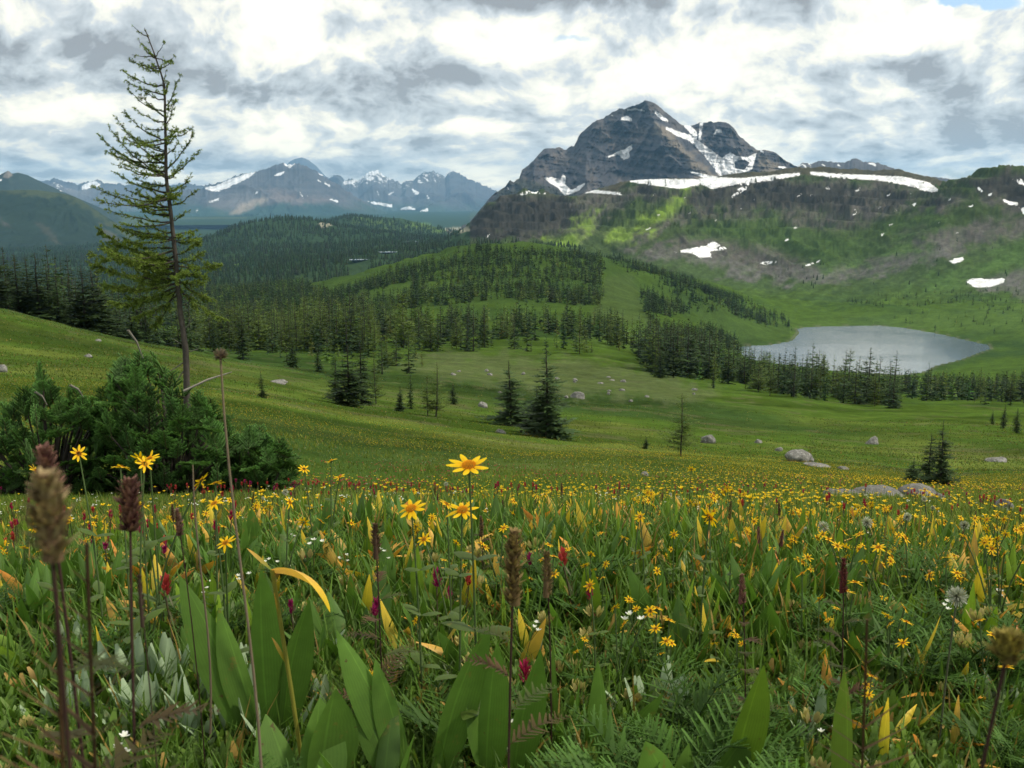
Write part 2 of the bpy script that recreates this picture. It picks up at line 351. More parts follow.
# right-hand ridge: scree, cliffs and grass chutes
ridge = sstep(1350, 1500, Rg) * (px > 455)
rk = paint(px, py, [[(450, 245), (470, 215), (500, 190), (600, 193), (640, 182), (700, 184), (780, 178), (840, 180), (900, 186), (935, 190), (900, 215), (850, 222), (780, 215), (700, 205), (640, 200), (610, 215), (585, 235), (560, 240), (500, 240)],
                    [(620, 250), (700, 235), (760, 240), (830, 268), (820, 285), (740, 275), (660, 262)],
                    [(830, 262), (900, 240), (1030, 212), (1030, 232), (950, 255), (870, 280), (810, 288)],
                    [(880, 240), (930, 195), (960, 190), (975, 195), (935, 225), (905, 240)], [(960, 178), (1030, 172), (1030, 214), (985, 200)],
                    [(960, 280), (1030, 268), (1030, 300), (975, 292)], [(700, 215), (800, 205), (870, 225), (800, 238)], [(640, 245), (600, 238), (670, 215), (690, 216)]], 40)
nr = (fbm(px / 13 + py / 20, py / 7, 5, 61) - .5)
rf = sstep(-5, 5, rk + nr * 30) * ridge
C = cmix(C, (.116, .113, .104), rf * (.62 + .38 * sstep(.35, .6, fbm(px / 5 + py / 9, py / 3, 4, 66))))
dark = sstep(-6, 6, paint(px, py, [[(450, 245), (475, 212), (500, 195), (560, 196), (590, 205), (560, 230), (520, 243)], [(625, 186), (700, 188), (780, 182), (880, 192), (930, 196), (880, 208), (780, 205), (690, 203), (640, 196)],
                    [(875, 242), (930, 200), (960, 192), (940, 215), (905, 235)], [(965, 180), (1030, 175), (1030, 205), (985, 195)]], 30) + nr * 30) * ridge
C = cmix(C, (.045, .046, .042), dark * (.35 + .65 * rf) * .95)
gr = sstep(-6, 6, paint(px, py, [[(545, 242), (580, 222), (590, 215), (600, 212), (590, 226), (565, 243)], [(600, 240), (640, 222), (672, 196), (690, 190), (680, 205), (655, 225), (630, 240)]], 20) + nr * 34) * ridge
C = cmix(C, (.19, .31, .045), gr * .9)  # sunlight on these chutes is painted in as brighter green
gr2 = sstep(-8, 8, paint(px, py, [[(690, 232), (760, 215), (850, 235), (930, 250), (830, 275), (780, 250)], [(830, 250), (900, 215), (960, 215), (900, 240)], [(900, 290), (1030, 240), (1030, 262), (950, 292)]], 30) + nr * 34) * ridge
C = cmix(C, (.065, .115, .030), gr2 * .9)
top = sstep(2470, 2560, Rg) * (px > 600)
C = cmix(C, (.085, .080, .055), top * .9)
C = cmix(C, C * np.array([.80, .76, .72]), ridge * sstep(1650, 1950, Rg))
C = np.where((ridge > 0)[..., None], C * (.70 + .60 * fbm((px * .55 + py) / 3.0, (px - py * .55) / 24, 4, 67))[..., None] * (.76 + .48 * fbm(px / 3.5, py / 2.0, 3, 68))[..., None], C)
# wooded valley floor and far hills
vly = sstep(1300, 1700, Rg) * (px < 470) + 0.0
C = cmix(C, (.030, .055, .026), vly * .95)
C = cmix(C, (.085, .14, .035), vly * sstep(.0, 5, paint(px, py, [[(345, 225), (360, 216), (420, 222), (455, 232), (400, 232)], [(190, 262), (240, 258), (250, 268), (200, 272)], [(375, 248), (420, 240), (425, 247), (390, 256)]], 20) + nr * 16))
C = cmix(C, (.28, .27, .20), vly * sstep(0, 1.5, paint(px, py, [[(315, 224), (328, 218), (335, 226), (322, 230)], [(445, 228), (470, 224), (470, 232), (448, 234)]], 20) + nr * 7))
# shore
C = cmix(C, (.12, .12, .09), sstep(-5, -1, sdl) * (sdl < 0) * .6)
SNOW = [streak((630, 181, 1), (650, 182, 3), (680, 184, 5), (700, 182, 3)), streak((700, 181, 3), (712, 183, 6), (740, 181, 3), (770, 178, 2.5), (800, 174, 1.5)),
        streak((810, 173, 1.5), (840, 176, 2.4), (880, 178, 2.5), (905, 181, 4), (928, 187, 5), (938, 190, 2)), streak((732, 197, 1), (739, 191, 3), (748, 187, 1)),
        streak((520, 194, 1), (530, 192, 1.5), (545, 193, .8)), streak((560, 194, 1), (590, 191, 1.8), (622, 194, 1.2)),
        [(674, 252), (690, 248), (705, 246), (714, 241), (720, 245), (710, 252), (712, 257), (700, 258), (692, 253)], streak((712, 250, 1), (726, 248, 1.5)), streak((780, 242, .8), (789, 239, 1.2)),
        streak((758, 264, .8), (768, 263, 1.6), (776, 261, 1)), streak((805, 266, .8), (820, 261, .8)), streak((808, 197, .7), (812, 196, 1.5)), streak((826, 188, 1), (830, 188, 1.6)), streak((855, 191, .8), (860, 189, 1.2)),
        streak((907, 197, .8), (911, 195, 1.5)), [(965, 281), (975, 278), (988, 279), (1005, 278), (1004, 283), (990, 287), (975, 288)], [(947, 262), (955, 258), (963, 257), (964, 261), (952, 264)],
        streak((977, 187, 1), (982, 192, 2), (992, 195, 2)), streak((1003, 200, 1), (1009, 203, 2), (1018, 204, 1.5)), streak((1012, 180, 1.5), (1030, 184, 3.5)), [(1020, 208), (1030, 207), (1030, 218), (1022, 213)],
        streak((487, 237, .6), (490, 234, 1.2))]
for _ in range(26):
    x = random.uniform(630, 1020); y = random.uniform(192, 235); SNOW.append(streak((x - 2, y + 1, .5), (x, y, random.uniform(.5, .9)), (x + 2, y - 1, .5)))
snow = np.where(Rg > 1200, paint(px, py, SNOW, 8), -8.0)
nr_, na_ = Rg.shape
idx = np.arange(nr_ * na_).reshape(nr_, na_)
j1 = np.concatenate([np.arange(1, na_), [0]])
q = np.stack([idx[:-1, :-1], idx[:-1, 1:], idx[1:, 1:], idx[1:, :-1]], -1).reshape(-1, 4)
V = np.stack([GX, GY, GZ], -1).reshape(-1, 3)
V = np.concatenate([V, [[0, 0, -0.70]]]); cc = len(V) - 1
tr = np.stack([np.full(na_ - 1, cc), idx[0, 1:], idx[0, :-1]], -1)
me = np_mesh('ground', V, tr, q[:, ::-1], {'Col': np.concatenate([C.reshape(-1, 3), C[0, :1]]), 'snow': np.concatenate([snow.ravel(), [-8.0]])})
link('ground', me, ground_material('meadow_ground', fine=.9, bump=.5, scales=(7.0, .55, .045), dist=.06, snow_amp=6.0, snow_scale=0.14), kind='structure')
del V, q

# ---------------------------------------------------------------- lake
def lake_material():
    m = bpy.data.materials.new('lake_water'); m.use_nodes = True; T = NT(m.node_tree); bs = T.n['Principled BSDF']
    bs.inputs['Base Color'].default_value = (.075, .115, .145, 1); bs.inputs['IOR'].default_value = 1.33; bs.inputs['Roughness'].default_value = .10
    geo = T.n.new('ShaderNodeNewGeometry'); mp = T.n.new('ShaderNodeMapping'); mp.inputs['Scale'].default_value = (.35, 1.0, 1)
    T.l.new(geo.outputs['Position'], mp.inputs[0])
    bu = T.n.new('ShaderNodeBump'); bu.inputs['Distance'].default_value = .12; bu.inputs['Strength'].default_value = 1
    big = T.noise(geo.outputs['Position'], .012, 3, .5)
    T.val(bu.inputs['Height'], T.m('MULTIPLY', T.noise(mp.outputs[0], .5, 3, .5), T.rng_(big, .42, .6, .5, 1.6)))
    T.val(bs.inputs['Normal'], bu); return m
LK = LAKE + 0
b = LK.mean(0); big = b + (LK - b) * 1.03
me = bpy.data.meshes.new('lake'); me.from_pydata([(x, y, ZL) for x, y in big], [], [list(range(len(big)))[::-1]]); me.validate()
o = link('lake_water', me, lake_material(), kind='structure')
if me.polygons[0].normal.z < 0: me.flip_normals()
PONDS = []
def pond(x, y, wpx):
    a, te = azte(x, y); a = float(a); j = int(np.interp(a, AZ, np.arange(len(AZ)))); e = GZ[:, j] / RR; k = int(np.argmax((e >= float(te)) & (RR > 1300))); r = RR[k]; X, Y, Z = r * math.sin(a), r * math.cos(a), GZ[k, j]
    w = wpx * r / F / 2; PONDS.append((a, r, w)); th = np.linspace(0, 2 * math.pi, 28, endpoint=False); g = w * (1 + .25 * np.sin(2 * th + 1) + .12 * np.sin(5 * th)); pts = [(X + g[i] * math.cos(t), Y + g[i] * 1.25 * math.sin(t), Z + 3.0) for i, t in enumerate(th)] + [(X, Y, Z - 6)]
    pm = bpy.data.meshes.new('pond'); pm.from_pydata(pts, [], [list(range(28))] + [(i, 28, (i + 1) % 28) for i in range(28)]); pm.validate(); link('pond_water', pm, me.materials[0], kind='structure')
pond(358, 262.5, 15); pond(413, 243, 20); pond(388, 254, 16)
# ---------------------------------------------------------------- mountains
ROCK = (.095, .094, .10)
def mountain_material(name, snow_scale, dist, scales, snow_amp=5.5):
    return ground_material(name, fine=.55, bump=.45, scales=scales, dist=dist, snow_amp=snow_amp, snow_scale=snow_scale)
MATS = {}
def range_mesh(name, crest, rf, rc, rb, ybase, amp, lam, seed, polys, rough_sm=1, low=(.04, .07, .045), tree_te=None, extra=None, crest_jag=0.0, kind_snow=0.0):
    xs = np.array([p[0] for p in crest], float); yc = np.array([p[1] for p in crest], float)
    ac, tc_ = azte(xs, yc); _, tb = azte(512, ybase); tb = float(tb)
    a = np.arange(ac.min() - R(7), ac.max() + R(7), R(0.045)); te = np.interp(a, ac, tc_)
    off = np.maximum(ac.min() - a, a - ac.max()); te = te + (tb - .03 - te) * sstep(0, R(6.5), off)
    jag = crest_jag * (fbm(a * 700, a * 0 + seed, 4, seed) - .5) * rc
    n1, n2 = 150, 40
    rr = np.concatenate([np.linspace(rf, rc, n1), np.linspace(rc, rb, n2)[1:]])
    Rm, Am = np.meshgrid(rr, a, indexing='ij')
    v = np.where(Rm <= rc, (Rm - rf) / (rc - rf), 1 - (Rm - rc) / (rb - rc))
    zc = te * rc; z0 = tb * rf
    prof = np.where(Rm <= rc, 0.35 * v + 0.65 * v ** 1.7, v ** 1.2)
    Z = z0 + (zc - z0)[None, :] * prof
    X = Rm * np.sin(Am); Y = Rm * np.cos(Am)
    env = np.clip(v * (1 - v) * 4, 0, 1) * .85 + .15 * (v > .02)
    env = env * np.clip((zc - z0) / np.max(zc - z0), .1, 1)[None, :]
    wx = fbm(X / lam, Y / lam, 3, seed + 5) * lam * .8
    rg = fbm((X + wx) / lam, (Y * .45 + wx) / lam, 7, seed, .55, True)
    Z = Z + env * amp * (rg - .5) + jag[None, :] * v ** 6
    px, py = project(X, Y, Z)
    hfrac = (Z - z0) / (zc.max() - z0)
    nz = fbm(X / lam * 2, Y / lam * 2, 5, seed + 9)
    C = np.zeros(X.shape + (3,)) + np.array(ROCK)
    C = cmix(C, (.125, .115, .11), sstep(.45, .7, nz) * .7)
    strat = fbm(Z / (amp * .12), X / lam * .5, 3, seed + 3); C = C * (.75 + .5 * strat)[..., None]
    C = cmix(C, low, sstep(.42, .18, hfrac + (nz - .5) * .35) * .95)
    for poly, col, soft, am in (extra or []):
        C = cmix(C, col, sstep(-soft, soft, paint(px, py, [poly], 25) + (fbm(px / 6, py / 4, 4, seed) - .5) * am))
    sn = paint(px, py, polys, 8)
    if kind_snow: sn = np.maximum(sn, (hfrac - .62 + (nz - .5) * 1.3) * kind_snow * 8 - 1.6)
    n, m_ = X.shape; idx = np.arange(n * m_).reshape(n, m_)
    q = np.stack([idx[:-1, :-1], idx[1:, :-1], idx[1:, 1:], idx[:-1, 1:]], -1).reshape(-1, 4)
    me = np_mesh(name, np.stack([X, Y, Z], -1).reshape(-1, 3), None, q, {'Col': C.reshape(-1, 3), 'snow': sn.ravel()})
    if me.polygons[len(me.polygons) // 2].normal.z < 0: me.flip_normals()
    s_ = rc / 5000
    return link(name, me, mountain_material(name + '_rock', .045 / s_, 12 * s_, (.05 / s_, .012 / s_, .003 / s_)), kind='structure')
# centre-left massif
range_mesh('mountain', [(120, 232), (150, 212), (165, 205), (182, 190), (200, 189), (206, 184), (222, 182), (240, 174), (255, 171), (262, 170), (270, 167), (277, 163), (283, 162), (289, 164), (296, 162), (306, 164), (318, 171), (330, 178), (343, 187), (356, 196), (375, 207), (400, 219), (430, 231), (470, 240)],
    11000, 14500, 19000, 232, 480, 1400, 101,
    [streak((205, 188, 1), (215, 189, 3), (228, 184, 4), (245, 177, 3), (255, 172, 1.5)), streak((274, 175, .7), (281, 174, 2), (284, 172, 1)), streak((284, 164, 1), (290, 166, 2), (295, 164, 1)),
     streak((299, 190, .8), (301, 195, 1.2), (303, 197, 1)), streak((306, 192, .6), (308, 197, .8)), streak((318, 173, 1), (323, 175, .8)), streak((330, 199, .6), (338, 202, 1.3)), streak((209, 202, .7), (219, 199, 1.1)),
     streak((253, 194, .6), (258, 192, 1)), streak((196, 211, .7), (198, 210, 1)), streak((312, 167, .7), (314, 168, 1)), streak((325, 183, .8), (330, 186, .8)), streak((318, 180, .6), (321, 182, .6))],
    extra=[([(230, 214), (240, 205), (262, 198), (272, 198), (258, 207), (236, 218)], (.30, .25, .20), 3, 5), ([(270, 190), (300, 195), (330, 200), (310, 205), (270, 203)], (.17, .14, .13), 6, 8),
           ([(150, 240), (200, 205), (230, 215), (270, 203), (330, 205), (380, 220), (400, 240)], (.035, .065, .05), 4, 10)], crest_jag=.0035, kind_snow=.3)
# jagged range right of it
range_mesh('mountain', [(310, 205), (330, 178), (338, 175), (345, 180), (352, 178), (358, 181), (364, 174), (371, 170), (378, 170), (384, 175), (393, 178), (402, 183), (406, 179), (413, 180), (418, 175), (424, 171), (433, 170), (440, 174), (445, 178), (450, 172), (455, 171), (460, 173), (470, 179), (482, 184), (497, 191), (520, 200), (560, 205)],
    15500, 20500, 24500, 226, 720, 1900, 211,
    [streak((412, 189, 1), (415, 192, 2), (419, 194, 1.5)), streak((427, 195, .8), (429, 199, 1.6)), streak((377, 191, 1.5), (379, 195, 1.8)), streak((367, 201, 1), (375, 203, 1.4), (392, 206, 1.6)), streak((400, 209, 1), (409, 208, 1.6), (415, 209, 1)),
     streak((420, 211, 1), (428, 210, 1.6)), streak((343, 183, 1.5), (352, 182, 2), (358, 180, 1)), streak((378, 178, 1.2), (381, 180, 1)), streak((411, 184, .8), (411, 187, .8)), streak((394, 192, .6), (388, 195, .6))],
    low=(.05, .08, .06), extra=[], crest_jag=.0035, kind_snow=.36)
range_mesh('mountain', [(262, 185), (280, 172), (290, 162), (296, 159), (302, 158), (308, 160), (316, 166), (325, 176), (335, 182), (350, 184)], 22000, 26500, 30000, 218, 400, 2500, 301, [], extra=[])
range_mesh('mountain', [(-120, 188), (20, 183), (45, 180), (54, 178), (62, 180), (70, 181), (77, 184), (84, 181), (90, 182), (98, 178), (103, 182), (115, 184), (130, 186), (150, 182), (170, 185), (185, 182), (215, 188), (235, 196)],
    15500, 20000, 24000, 222, 600, 1900, 404, [streak((82, 188, 2), (88, 186, 3), (94, 184, 3), (100, 185, 2))], extra=[], crest_jag=.003, kind_snow=.3)
# left hills
range_mesh('hill', [(-160, 166), (-40, 176), (0, 174), (8, 170), (12, 173), (18, 172), (28, 175), (45, 184), (60, 190), (75, 197), (110, 212)], 7500, 9000, 11000, 224, 180, 900, 503,
    [streak((-2, 180, 1), (2, 180, 1)), streak((60, 190, .7), (64, 191, .7))], low=(.06, .085, .045), extra=[([(-160, 150), (120, 150), (120, 240), (-160, 240)], (.035, .048, .034), 5, 5), ([(3, 177), (8, 170), (12, 175), (8, 178)], (.2, .17, .14), 1, 2)])
range_mesh('hill', [(-160, 190), (0, 190), (30, 191), (60, 193), (75, 197), (90, 206), (105, 216), (120, 225), (140, 236), (165, 246), (190, 252)], 4300, 5600, 7000, 262, 160, 520, 603, [],
    low=(.03, .055, .035), extra=[([(-200, 150), (200, 150), (250, 300), (-200, 300)], (.022, .036, .024), 5, 5), ([(-160, 186), (60, 188), (80, 198), (115, 222), (135, 240), (115, 232), (85, 208), (60, 198), (0, 193), (-160, 194)], (.055, .070, .034), 3, 12),  # lit top edge of the hill painted into its colour
           ([(35, 222), (48, 228), (62, 245), (55, 243)], (.05, .055, .04), 3, 8), ([(0, 218), (14, 228), (10, 229), (0, 222)], (.06, .06, .05), 2, 5), ([(100, 222), (118, 236), (125, 245), (105, 238)], (.07, .072, .05), 3, 14)])
# summit beyond the plateau at the right
range_mesh('mountain', [(770, 186), (785, 172), (795, 168), (802, 162), (812, 163), (822, 160), (835, 161), (845, 161), (855, 157), (864, 161), (878, 163), (890, 167), (900, 172), (920, 175), (960, 180), (1020, 184)], 5600, 6600, 8000, 215, 200, 500, 701,
    [streak((798, 166, 1), (803, 164, 1.2), (806, 167, 1)), streak((808, 163, .8), (811, 166, 1)), streak((838, 165, .7), (842, 167, .8)), streak((868, 163, 1), (876, 165, 1.2)), streak((822, 164, .6), (825, 166, .6))], extra=[], crest_jag=.002)

# ---------------------------------------------------------------- the big peak
PK = [  # (x, y, distance)
 (455, 236, 4700), (470, 222, 4800), (478, 212, 4800), (490, 198, 4850), (500, 190, 4900), (505, 187, 4900), (510, 180, 4900), (514, 183, 4920), (519, 178, 4950), (522, 169, 5000), (528, 166, 5050), (535, 158, 5100), (541, 151, 5150), (548, 148, 5200),
 (556, 147, 5250), (566, 149, 5250), (574, 145, 5200), (580, 134, 5200), (588, 126, 5180), (597, 120, 5150), (604, 119, 5150), (612, 111, 5120), (624, 108, 5080), (634, 106, 5050), (645, 100, 5000), (654, 103, 5020), (662, 109, 5050), (672, 117, 5100), (680, 123, 5150), (690, 126, 5200),
 (700, 122, 5150), (712, 122, 5080), (726, 123, 5060), (733, 127, 5050), (740, 136, 5060), (749, 145, 5080), (757, 150, 5100), (764, 149, 5060), (775, 152, 5050), (784, 159, 5060), (800, 168, 5100), (815, 177, 5100), (850, 186, 5100),
 (652, 118, 4880), (664, 134, 4780), (680, 150, 4680), (698, 163, 4580), (712, 176, 4480), (722, 190, 4400), (728, 205, 4300),
 (690, 142, 4950), (702, 155, 4900), (714, 168, 4850), (726, 178, 4780), (740, 183, 4720),
 (716, 145, 4960), (735, 150, 4900), (732, 165, 4850), (752, 168, 4850), (768, 166, 4850), (790, 176, 4800), (770, 178, 4700), (715, 133, 5000),
 (640, 130, 4960), (628, 120, 5020), (640, 160, 4800), (655, 185, 4650), (660, 205, 4350), (620, 175, 4780), (625, 200, 4400), (612, 140, 4960), (600, 155, 4820), (590, 175, 4620), (582, 195, 4450), (575, 215, 4200),
 (585, 150, 5020), (570, 170, 4900), (560, 190, 4750), (555, 172, 4950), (545, 185, 4700), (530, 190, 4700), (535, 172, 4900), (515, 195, 4750), (490, 215, 4600), (550, 225, 4200), (520, 230, 4200),
 (455, 245, 4100), (520, 245, 4050), (600, 235, 4050), (680, 230, 4050), (760, 215, 4050), (850, 205, 4050), (790, 200, 4300), (690, 205, 4250)]
def peak():
    P_ = np.array(PK, float); ncrest = 43
    vs, es, fs, ov, oe, of = delaunay_2d_cdt([Vector((p[0], p[1])) for p in P_], [(i, i + 1) for i in range(ncrest - 1)], [], 0, 1e-3)
    T_ = np.array([f for f in fs if len(f) == 3]); vv = np.array([(v[0], v[1]) for v in vs])
    step = 0.8
    xs = np.arange(455, 850, step)
    ycr = np.interp(xs, P_[:ncrest, 0], P_[:ncrest, 1]) + (fbm(xs / 5, xs * 0, 4, 9) - .5) * 3.6 * sstep(455, 500, xs) * sstep(850, 800, xs)
    ybt = np.interp(xs, [455, 520, 600, 680, 760, 850], [244, 244, 234, 229, 214, 204])
    t = np.linspace(0, 1, 170)
    Xp = np.repeat(xs[None, :], len(t), 0); Yp = ycr[None] + (ybt - ycr)[None] * t[:, None]
    D = np.full(Xp.shape, np.nan); eps = 0.02
    for a, b, c in T_:
        A, B, Cc = P_[ov[a][0]], P_[ov[b][0]], P_[ov[c][0]]
        d = (B[1] - Cc[1]) * (A[0] - Cc[0]) + (Cc[0] - B[0]) * (A[1] - Cc[1])
        if abs(d) < 1e-6: continue
        w0 = ((B[1] - Cc[1]) * (Xp - Cc[0]) + (Cc[0] - B[0]) * (Yp - Cc[1])) / d
        w1 = ((Cc[1] - A[1]) * (Xp - Cc[0]) + (A[0] - Cc[0]) * (Yp - Cc[1])) / d
        w2 = 1 - w0 - w1; ok = (w0 > -eps) & (w1 > -eps) & (w2 > -eps)
        D = np.where(ok, w0 * A[2] + w1 * B[2] + w2 * Cc[2], D)
    for j in range(D.shape[1]):          # columns that start just above the control outline
        col = D[:, j]; g = ~np.isnan(col)
        D[:, j] = np.interp(np.arange(len(col)), np.arange(len(col))[g], col[g])
    k = np.array([.25, .5, .25])
    for _ in range(2): D = np.apply_along_axis(lambda c: np.convolve(np.pad(c, 1, 'edge'), k, 'valid'), 1, D)
    for _ in range(3): D = np.apply_along_axis(lambda c: np.convolve(np.pad(c, 1, 'edge'), k, 'valid'), 0, D)
    sl = Yp + Xp * .25
    rel = fbm(Xp / 26, Yp / 34, 7, 77, .6, True) - .45
    rel2 = fbm(Xp / 9 + Yp / 14, Yp / 40, 5, 79, .55, True) - .45
    beds = fbm((Yp - Xp * .12) / 5, Xp / 90, 4, 83, .6) - .5
    edge = sstep(0, .06, t)[:, None] * np.ones_like(D)
    D2 = D + edge * (-rel * 170 - rel2 * 45 + beds * 85)
    x_, y_, z_ = pix_dir(Xp, Yp); h = np.hypot(x_, y_)
    V = np.stack([x_ / h * D2, y_ / h * D2, z_ / h * D2], -1)
    # the far side falls away behind the crest
    B = []
    for i, f in enumerate(np.linspace(0, 1, 16)[1:]):
        r = D2[0] * (1 + f * .28); zt = V[0, :, 2] * (1 - f) + (-220) * f + (fbm(xs / 14, xs * 0 + f * 9, 4, 91) - .5) * 120 * math.sin(f * math.pi)
        B.append(np.stack([x_[0] / h[0] * r, y_[0] / h[0] * r, zt], -1))
    V = np.concatenate([np.array(B)[::-1], V], 0)
    nB = len(B)
    Xp = np.concatenate([np.repeat(Xp[:1], nB, 0), Xp]); Yp = np.concatenate([np.repeat(Yp[:1] - 3, nB, 0), Yp])
    nz = fbm(Xp / 16, Yp / 10, 5, 95)
    C = np.zeros(Xp.shape + (3,)) + np.array((.070, .070, .078))
    C = cmix(C, (.13, .115, .105), sstep(.45, .7, nz) * .8)
    C = C * (.85 + .3 * fbm((Yp - Xp * .12) / 3.5, Xp / 60, 4, 97))[..., None]
    C = cmix(C, (.20, .17, .13), .75 * sstep(-3, 3, paint(Xp, Yp, [[(650, 116), (662, 126), (700, 160), (722, 182), (745, 184), (730, 192), (705, 182), (680, 158), (655, 130)], [(758, 152), (785, 168), (800, 178), (760, 178), (758, 165)]], 20) + (nz - .5) * 14))
    C = cmix(C, (.055, .06, .045), .8 * sstep(-3, 3, paint(Xp, Yp, [[(455, 240), (500, 190), (520, 180), (560, 190), (590, 205), (640, 240), (500, 250)]], 20) + (nz - .5) * 14))
    SP = [[(602, 158), (612, 155), (618, 151), (625, 149), (629, 146), (632, 144), (632, 149), (629, 153), (630, 157), (624, 160), (618, 155), (610, 157)], streak((621, 119, 1), (627, 118, 2.5), (632, 120, 1.5)),
          streak((655, 112, 1.5), (662, 118, 2.5), (668, 121, 1.2)), streak((627, 110, .8), (636, 109, 1), (645, 111, .8)), streak((666, 128, 1.5), (678, 134, 2.6), (690, 138, 3.2), (697, 144, 4.5), (706, 152, 6), (714, 160, 8), (722, 168, 10), (730, 173, 8)),
          streak((684, 124, 2.5), (690, 129, 4), (697, 136, 4.5)), [(700, 123), (703, 123), (701, 140), (698, 141)], [(712, 160), (722, 158), (730, 152), (737, 156), (748, 157), (757, 152), (755, 160), (752, 170), (742, 173), (725, 176), (716, 172)],
          streak((713, 136, 1), (716, 131, 2), (722, 131, 1.4)), streak((690, 172, .8), (704, 176, 1.8), (718, 178, 1.2)), streak((778, 167, 1), (786, 168, 1.6)), streak((800, 166, 1), (806, 168, 2)), streak((760, 150, 1), (764, 153, 1)),
          [(545, 178), (552, 177), (560, 180), (563, 174), (566, 176), (565, 184), (572, 190), (582, 184), (586, 183), (580, 190), (565, 196), (558, 188), (548, 182)], streak((505, 186, .8), (509, 189, .8)), streak((611, 115, .6), (613, 116, .8))]
    sn = paint(Xp, Yp, SP, 8)
    hole = paint(Xp, Yp, [[(735, 162), (743, 160), (749, 163), (744, 169), (736, 168)]], 8); sn = np.where(hole > -1, -hole - 1 + (sn * 0), sn)
    n, m_ = Xp.shape; idx = np.arange(n * m_).reshape(n, m_)
    q = np.stack([idx[:-1, :-1], idx[1:, :-1], idx[1:, 1:], idx[:-1, 1:]], -1).reshape(-1, 4)
    me = np_mesh('mountain_peak', V.reshape(-1, 3), None, q, {'Col': C.reshape(-1, 3), 'snow': sn.ravel()})
    link('mountain_peak', me, mountain_material('peak_rock', .045, 8, (.06, .016, .004), 4.5), kind='structure')
peak()
# ---------------------------------------------------------------- haze
def haze():
    x0, x1, y0, y1, z0, z1 = -31000, 31000, -31000, 31000, float(GZ.min()) - 1, 1400.0
    bpy.context.view_layer.update(); z1 = max((o.matrix_world @ Vector(c)).z for o in COL.objects if o.type == 'MESH' and 'mountain' in o.name for c in o.bound_box) + 25; print('haze top', z1); z0 = min(z0, -1000)
    v = [(x, y, z) for x in (x0, x1) for y in (y0, y1) for z in (z0, z1)]
    f = [(0, 1, 3, 2), (4, 6, 7, 5), (0, 4, 5, 1), (2, 3, 7, 6), (0, 2, 6, 4), (1, 5, 7, 3)]
    me = bpy.data.meshes.new('haze'); me.from_pydata(v, [], f)
    m = bpy.data.materials.new('haze_air'); m.use_nodes = True; T = NT(m.node_tree); T.n.clear()
    pv = T.n.new('ShaderNodeVolumePrincipled'); pv.inputs['Color'].default_value = (.32, .63, 1.0, 1); pv.inputs['Density'].default_value = 3.5e-5
    pv.inputs['Anisotropy'].default_value = 0.2
    out = T.n.new('ShaderNodeOutputMaterial'); T.l.new(pv.outputs[0], out.inputs['Volume'])
    link('haze', me, m, kind='stuff')
# ---------------------------------------------------------------- foliage helpers
def nrm(v): return v / np.maximum(np.linalg.norm(v, axis=-1, keepdims=True), 1e-9)
def strips(P, D, U, L, W, curl, n=2, prof=(1.0, .8, .05), fold=0.0, c0=(.04, .08, .02), c1=(.05, .1, .03), roll=0.0, cpow=1.0):
    """many ribbons at once: base P, direction D, bending towards U by angle curl"""
    P = np.atleast_2d(P).astype(float); N = len(P)
    D = nrm(np.broadcast_to(np.asarray(D, float), (N, 3))); U = np.broadcast_to(np.asarray(U, float), (N, 3))
    U = nrm(U - (U * D).sum(1, keepdims=True) * D); S = np.cross(D, U)
    L = np.broadcast_to(L, (N,)).astype(float); W = np.broadcast_to(W, (N,)).astype(float); curl = np.broadcast_to(curl, (N,)).astype(float)
    if np.any(roll): 
        ro = np.broadcast_to(roll, (N,))[:, None]; S = S * np.cos(ro) + U * np.sin(ro)
    c0 = np.broadcast_to(np.asarray(c0, float), (N, 3)); c1 = np.broadcast_to(np.asarray(c1, float), (N, 3))
    pos = P.copy(); rows = []; cols = []
    for i in range(n + 1):
        t = i / n
        if i:
            a = (curl * (t - .5 / n))[:, None]
            pos = pos + (np.cos(a) * D + np.sin(a) * U) * (L / n)[:, None]
        w = (W * prof[i] * .5)[:, None]
        a = (curl * t)[:, None]; Nn = np.cos(a) * U - np.sin(a) * D
        if fold: rows.append(np.stack([pos - S * w + Nn * w * fold, pos, pos + S * w + Nn * w * fold], 1))
        else: rows.append(np.stack([pos - S * w, pos + S * w], 1))
        cols.append(np.repeat((c0 + (c1 - c0) * t ** cpow)[:, None, :], rows[-1].shape[1], 1))
    k = rows[0].shape[1]; V = np.stack(rows, 1).reshape(N, -1, 3); Cc = np.stack(cols, 1).reshape(N, -1, 3)
    u = np.zeros(Cc.shape[:2] + (1,))
    if fold: u = np.tile(np.array([-1.0, 0, 1.0]), n + 1)[None, :, None] * np.ones((N, 1, 1))
    Cc = np.concatenate([Cc, u], -1)
    m = V.shape[1]; q = []
    for i in range(n):
        for j in range(k - 1): q.append([i * k + j, i * k + j + 1, (i + 1) * k + j + 1, (i + 1) * k + j])
    Q = (np.arange(N)[:, None, None] * m + np.array(q)[None]).reshape(-1, 4)
    return V.reshape(-1, 3), Q, Cc.reshape(-1, 4)
